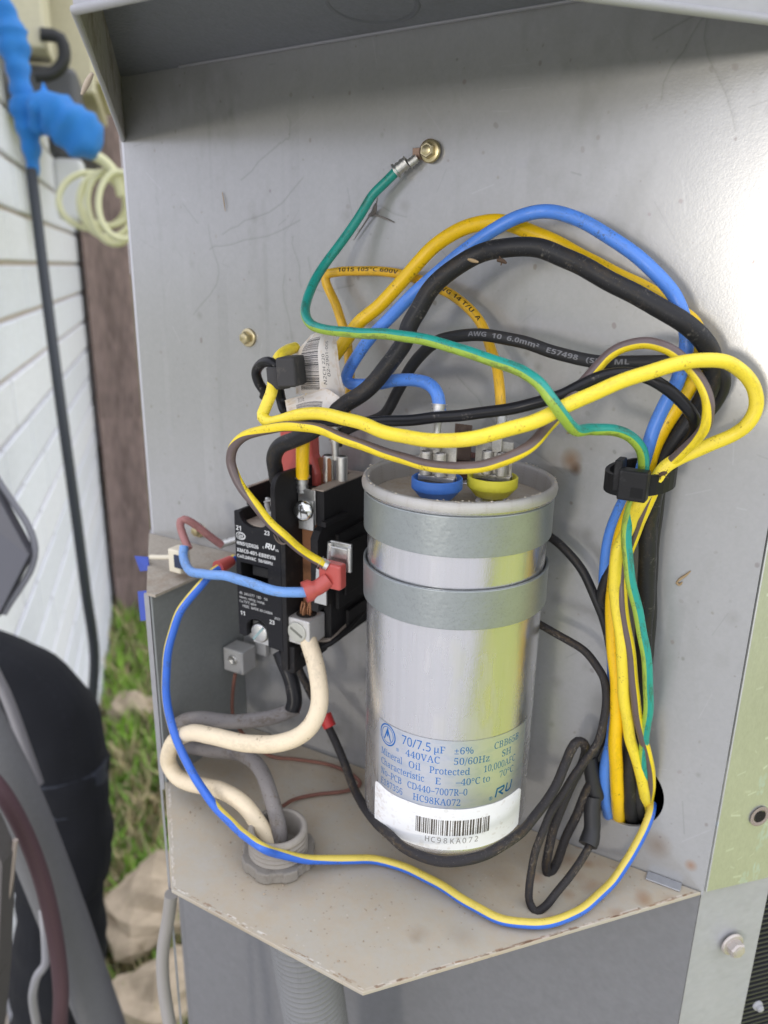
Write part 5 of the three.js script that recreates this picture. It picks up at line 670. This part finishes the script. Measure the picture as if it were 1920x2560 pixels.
{
  const bl = plain([0.03, 0.3, 0.9], { dirt: [0.05, 0.33, 0.9], amount: 0.4, rough: 0.45, size: 0.15, bump: 0.0012, thr: -0.1 });
  const a = [[-881.6,563.9,-469.6], [-869.8,518.1,-468.6], [-858.6,462.4,-466.8], [-851.9,406.3,-467.3], [-851.6,358.5,-467.7], [-851.4,339,-467.9]];
  const t = thing('blue_wrap', 'bright blue plastic wrapped round a pipe and bunched against the wall', 'plastic wrap');
  part('long_wrap', sweep(a, 20, { step: 4, rad: 24, prof: s => (s < 0.25 ? 8 + s * 40 : s < 0.6 ? 18 + 5 * Math.sin(s * 9) : 20 - (s - 0.6) * 34) * (1 + 0.1 * Math.sin(s * 60)), lump: 0.1 }), bl, t);
  part('bunched_end', sweep([[-835.1,390.6,-464.4], [-818.2,418.3,-469.5], [-806.4,411.5,-476.1], [-788.2,393.8,-490], [-774.6,381,-505.6], [-767.9,376.8,-513]], 22, { step: 4, rad: 28, prof: s => (9 + 20 * Math.sin(Math.min(1, s * 1.25) * Math.PI * 0.62)) * (s > 0.86 ? Math.sqrt(Math.max(0.02, 1 - Math.pow((s - 0.86) / 0.14, 2))) : 1) * (1 + 0.07 * Math.sin(s * 34)), lump: 0.12 }), bl, t);
  part('flap', sheet([[-830.5,408.7,-462.2], [-817.4,448.1,-470.5], [-810.5,430.2,-475.9], [-815.2,404.2,-470.1]], 2), bl, t); settle(t);
}
{
  const hose = plain([0.74, 0.72, 0.46], { dirt: [0.36, 0.36, 0.1], amount: 0.5, rough: 0.5, size: 0.08 });
  const t = thing('hose_coil', 'pale yellow hose hanging in a loose coil beside the unit edge', 'hose');
  for (const [cx, cy, rx, ry, d, k] of [[226, 497, 84, 74, 1340, 0.3], [264, 508, 68, 84, 1310, 0], [282, 518, 62, 92, 1280, -0.25], [262, 496, 64, 66, 1320, 0.5], [304, 514, 56, 84, 1255, 0.2]]) {
    const p = []; const P0 = [-883.8,318.7,-578.2], RX = ([-846,321.1,-620.1][0] - P0[0]) / 100, RZ = ([-846,321.1,-620.1][2] - P0[2]) / 100, RY = ([-887.2,262.8,-574.2][1] - P0[1]) / 100;
    for (let i = 0; i <= 24; i++) { const a = i / 24 * Math.PI * 2 + 0.8, u = cx + rx * Math.cos(a) + 10 * k * Math.sin(2 * a), v = cy + ry * Math.sin(a); p.push([P0[0] + RX * (u - 215) + (d - 1300) * -0.6 + 14 * Math.sin(a), P0[1] + RY * (v - 500), P0[2] + RZ * (u - 215) - (d - 1300) * 0.6 + 14 * Math.sin(a)]); }
    part('turn', sweep(p, 4.6, { step: 8, rad: 10 }), hose, t);
  }
  part('tail', sweep([[-867,380.6,-582.2], [-855.9,370.9,-594.6], [-846.5,352.7,-604.9], [-842.3,325.7,-609.4]], 7.5, { step: 8 }), hose, t); settle(t);
}
wire('dark_pipe', 'slim dark pipe leaning down the white brick wall', [[-849.1,345.7,-462.8], [-808.8,212.5,-433.1], [-759.7,57.9,-398.4], [-733.7,-93.1,-383.1], [-724.5,-199.6,-378.6], [-731.1,-302.6,-386.3], [-744.1,-406.4,-377.8], [-764.5,-576.8,-358.9], [-782.8,-715.2,-341.8]], 7, std({ color: rgb(0.03, 0.035, 0.045), roughness: 0.5 }), { category: 'pipe', step: 10 });
// dark foam-insulated elbow, hoses and the removed cover in the left foreground
{
  const foam = plain([0.011, 0.012, 0.016], { dirt: [0.1, 0.11, 0.15], amount: 0.5, rough: 0.95, size: 0.14, bump: 0.0015, thr: 0.22 });
  const t = thing('insulated_pipe', 'thick black foam insulated pipe bending down at the lower left', 'insulated pipe');
  part('foam_sleeve', sweep([[-585.9,-135.5,-55.7], [-547.9,-126.7,-86], [-511.9,-135.1,-107.8], [-484.7,-157.2,-122.3], [-468.8,-200.1,-127.7], [-465.8,-263.2,-123.3], [-471.8,-353.9,-114.6], [-484.5,-479.7,-104.4], [-515.5,-670.6,-102], down([-515.5,-670.6,-102])], 42, { step: 8, rad: 28, prof: s => (s > 0.36 ? 40 + Math.min(6, (s - 0.36) * 30) : 40) + 1.5 * Math.sin(s * 40) + (s > 0.24 && s < 0.4 ? 4 : 0), lump: 0.05 }), foam, t); 
  part('tape_band', sweep([[-466.2,-222.4,-126.2], [-465.4,-245.8,-124.8], [-465.5,-256.5,-123.8]], 41.5, { step: 5, rad: 28, lump: 0.02 }), plain([0.02, 0.024, 0.034], { dirt: [0.16, 0.18, 0.24], amount: 0.8, rough: 0.7, size: 0.11, thr: 0.14 }), t, 'scuffed band on the black foam');
  settle(t);
  wire('grey_hose', 'wide ribbed grey hose crossing diagonally in the lower left corner', [[-393.4,-17.3,6.7], [-372.8,-76.4,0.5], [-355.6,-142.2,-8.9], [-347.4,-227.7,-21.7], [-347.1,-337.1,-40], [-350.8,-467.4,-60.6], down([-354.2,-486.2,-66.2])], 17.5, std({ map: tex(256, (i, x, y) => { const v = 0.19 * (1 + 0.22 * Math.sin(y * Math.PI * 2 * 24) + 0.15 * F2[i]); return [v, v, v * 1.02]; }, 1), roughness: 0.75 }), { category: 'hose', step: 6, rad: 24 });
  wire('maroon_hose', 'dark maroon hose lying on top of the wide grey hose', [[-336.6,-79,27.9], [-321.5,-100.2,21.8], [-311.2,-132.9,16.3], [-306,-173.5,11.8], [-306.2,-221.7,8.4], [-309.8,-273.3,6.6], [-323.6,-354.1,6], down([-328.6,-367.5,4.5])], 5.6, plain([0.1, 0.05, 0.06], { dirt: [0.2, 0.13, 0.13], amount: 0.4, rough: 0.6, size: 0.1 }), { category: 'hose', step: 6 });
  wire('grey_cable', 'thin pale grey cable with an s-bend in front of the black insulated pipe', [[-355.6,-221.2,-18.3], [-339.4,-237.3,-6.4], [-331.7,-257.7,-0], [-328.6,-267.8,4.5], [-332,-275,10], [-334.1,-288.1,13.6], [-338.9,-316.5,11.8], [-347,-361,6], down([-351.9,-383.1,4.4])], 3.1, M.greyPale ?? plain([0.4, 0.39, 0.39], { size: 0.1 }), { category: 'cable', step: 4 });
  wire('grey_cable', 'thin grey cable running down the outside of the cabinet corner', [[-130.6,-60.1,60], [-134.3,-77.7,60], [-136.6,-92.1,62], [-136.7,-105.6,64], [-134.5,-120.5,66], [-130.6,-134.5,68], [-125.8,-150.7,70], down([-125.2,-155.7,70])], 3.2, plain([0.3, 0.28, 0.26], { size: 0.1 }), { category: 'cable', step: 4 });
  wire('steel_rod', 'slender bare metal tube slanting past the black insulated pipe', [[-447.5,-78.4,-59.9], [-434.3,-108.6,-62.2], [-421.6,-150.3,-63.5], [-414.1,-188,-66]], 4.5, plain([0.3, 0.29, 0.3], { rough: 0.5, metal: 0.3 }), { category: 'tube', step: 8 });
  const c = thing('loose_cover', 'dark grey sheet metal cover corner poking in from the left edge', 'metal cover');
  part('cover_sheet', sheet([[-465.7,100.6,-27.8], [-411.7,89.3,-60.4], [-382.2,25.5,-68.4], [-388.7,-15.8,-40.8], [-447.7,-20.5,3.1]], 12), plain([0.12, 0.12, 0.135], { rough: 0.55, metal: 0.3, size: 0.2 }), c); 
  part('cover_edge', sweep([[-410,89.8,-59.4], [-380.6,26.2,-67.2], [-387,-15,-39.7]], 2.5, { step: 6 }), plain([0.26, 0.26, 0.28], { size: 0.1 }), c); settle(c);
  const p = thing('weathered_board', 'weathered grey board standing in the bottom left corner', 'board');
  part('board', sheet([[-317,-83.9,54.8], [-287.8,-88.7,43.4], [-280.9,-113.4,41.6], [-295.8,-204.4,47.2], [-315.3,-289.2,51.6], down([-317.5,-298.3,51.4]), down([-339.2,-287.9,73]), [-337,-279.1,73]], 14), plain([0.12, 0.11, 0.105], { dirt: [0.06, 0.05, 0.045], amount: 0.6, rough: 0.95, size: 0.1 }), p);
  part('split_edge', sweep([[-279.1,-106.1,42.4], [-286,-146.9,48.2], [-294,-174,54.3]], 1.6, { step: 6 }), plain([0.4, 0.33, 0.28], { size: 0.05 }), p); settle(p);
}
// ---------- bits of debris ----------
{
  const straw = plain([0.42, 0.3, 0.17], { dirt: [0.2, 0.12, 0.06], amount: 0.5, rough: 0.9, size: 0.02 }), dark = plain([0.09, 0.055, 0.035], { rough: 0.95, size: 0.02 }), pale = plain([0.5, 0.42, 0.33], { rough: 0.95, size: 0.02 });
  const bit = (n, l, list, m, cat = 'plant debris') => { const g = list.map(([pts, r]) => sweep(pts, r, { step: 0.5, rad: 6, prof: s => r * (0.35 + 0.65 * Math.sin(Math.PI * clamp(0.1 + s * 0.85))) })); const o = solo(n, g, m, l, cat); settle(o); };
  bit('straw', 'pale straw stuck on the hood underside', [[[[-84.6,313.2,10], [-80.6,312.3,10], [-76.3,311.3,10]], 0.55]], straw);
  bit('seed_husk', 'dark brown husk clinging to the hood underside', [[[[-102.8,315,6], [-101.4,314.1,6], [-100.6,313.4,5]], 0.8], [[[-100.2,315,6], [-99.5,313.9,6], [-99.5,312.8,6]], 0.7], [[[-98.4,314.5,6], [-98,313.4,6], [-97.3,312.8,6]], 0.6]], dark);
  bit('cocoon', 'small tan cocoon hanging from the left end of the hood', [[[[-180.5,303.2,20], [-183,300.9,20], [-185.8,298.2,20], [-188,296,20]], 1.3]], pale, 'cocoon');
  bit('straw', 'thin straw standing on the bare panel above left of the contactor', [[[[-130.7,258,0.6], [-129.8,254,0.9], [-129.6,250.4,0.6]], 0.22]], straw);
  bit('leaf_shred', 'brown leaf shreds caught on top of the thick black wire', [[[[8.6,231.4,38], [9.9,231.2,37], [11,230.5,36]], 0.7], [[[9.3,232.5,38], [9.8,230.8,37], [9.6,229.8,37]], 0.35]], dark);
  bit('leaf_shred', 'tan leaf sliver lying on the thick black wire', [[[[-0.2,231.5,40], [1,231.1,39], [2.5,230.7,38]], 0.6]], straw);
  bit('insect', 'small dark insect on the yellow wire above the cable tie', [[[[63.2,170,33.8], [64.3,170.7,33.8], [65.4,171.1,33.6]], 0.75], [[[63.5,168.4,33], [64.1,170.4,34], [65.9,169.2,32.8]], 0.16], [[[62.6,170.5,33], [64.6,170.7,34.2], [65.4,171.9,33]], 0.16]], dark, 'insect');
  bit('seed_tuft', 'tan seed tuft stuck on the panel right of the bundle', [[[[68.4,124,0.8], [69.5,125.8,0.8], [70.9,127.2,0.6], [72.5,129.3,0.5]], 0.5], [[[68.3,124.2,0.6], [69.5,123.6,0.6], [70.4,124.7,0.6]], 0.5]], straw);
  bit('leaf_shred', 'curled brown shred on the front of the capacitor can', [[[[-7.9,109.8,62], [-7,106.9,62.4], [-4.2,106.9,62.6], [-2.2,106.9,62.8]], 0.35]], straw);
  bit('leaf_shred', 'orange brown fleck beside the bundle below the cable tie', [[[[60.2,151.8,14], [60.9,150.4,14], [61.4,149.1,13]], 0.6]], plain([0.4, 0.16, 0.06], { size: 0.02 }));
  bit('leaf_shred', 'dead brown bit lodged where the green wire touches the panel', [[[[25.2,173.2,2], [27.4,174.4,4], [29.1,174.2,5]], 0.7]], straw);
  bit('cobweb', 'grey dusty cobweb trailing below the green wire', [[[[-52.3,253.3,6], [-55,250,3], [-58.6,246.6,2], [-65.3,238.7,1.5]], 0.3], [[[-56.9,248,2], [-52.3,246.6,0.8], [-48.1,245,0.6]], 0.35], [[[-54.1,251.3,4], [-56.2,248.7,2], [-58.9,247.4,1]], 0.9]], plain([0.22, 0.2, 0.19], { rough: 1, size: 0.02 }), 'cobweb');
  bit('cobweb', 'grey fluffy cobweb in the upper notch of the contactor', [[[[-80.3,141.4,40], [-79.6,139.3,42], [-78.6,136.6,42]], 1.2], [[[-81.2,140.2,42], [-78,141.5,43], [-74.9,142.6,43]], 0.5]], plain([0.3, 0.29, 0.28], { rough: 1, size: 0.02 }), 'cobweb');
  bit('cobweb', 'tangled brown cobweb clinging to the striped wire at the contactor', [[[[-60.5,135,62], [-58.6,134,62.6], [-56.5,133.8,62.6], [-55.9,134,62]], 0.5], [[[-61.5,136.3,62], [-59.4,134.6,63], [-57.3,133.5,63]], 0.3], [[[-56.6,133.3,62], [-58,134.8,63], [-60.8,137.4,62]], 0.15]], plain([0.13, 0.1, 0.08], { rough: 1, size: 0.02 }), 'cobweb');
}

settle(cab);
renderer.render(scene, camera);
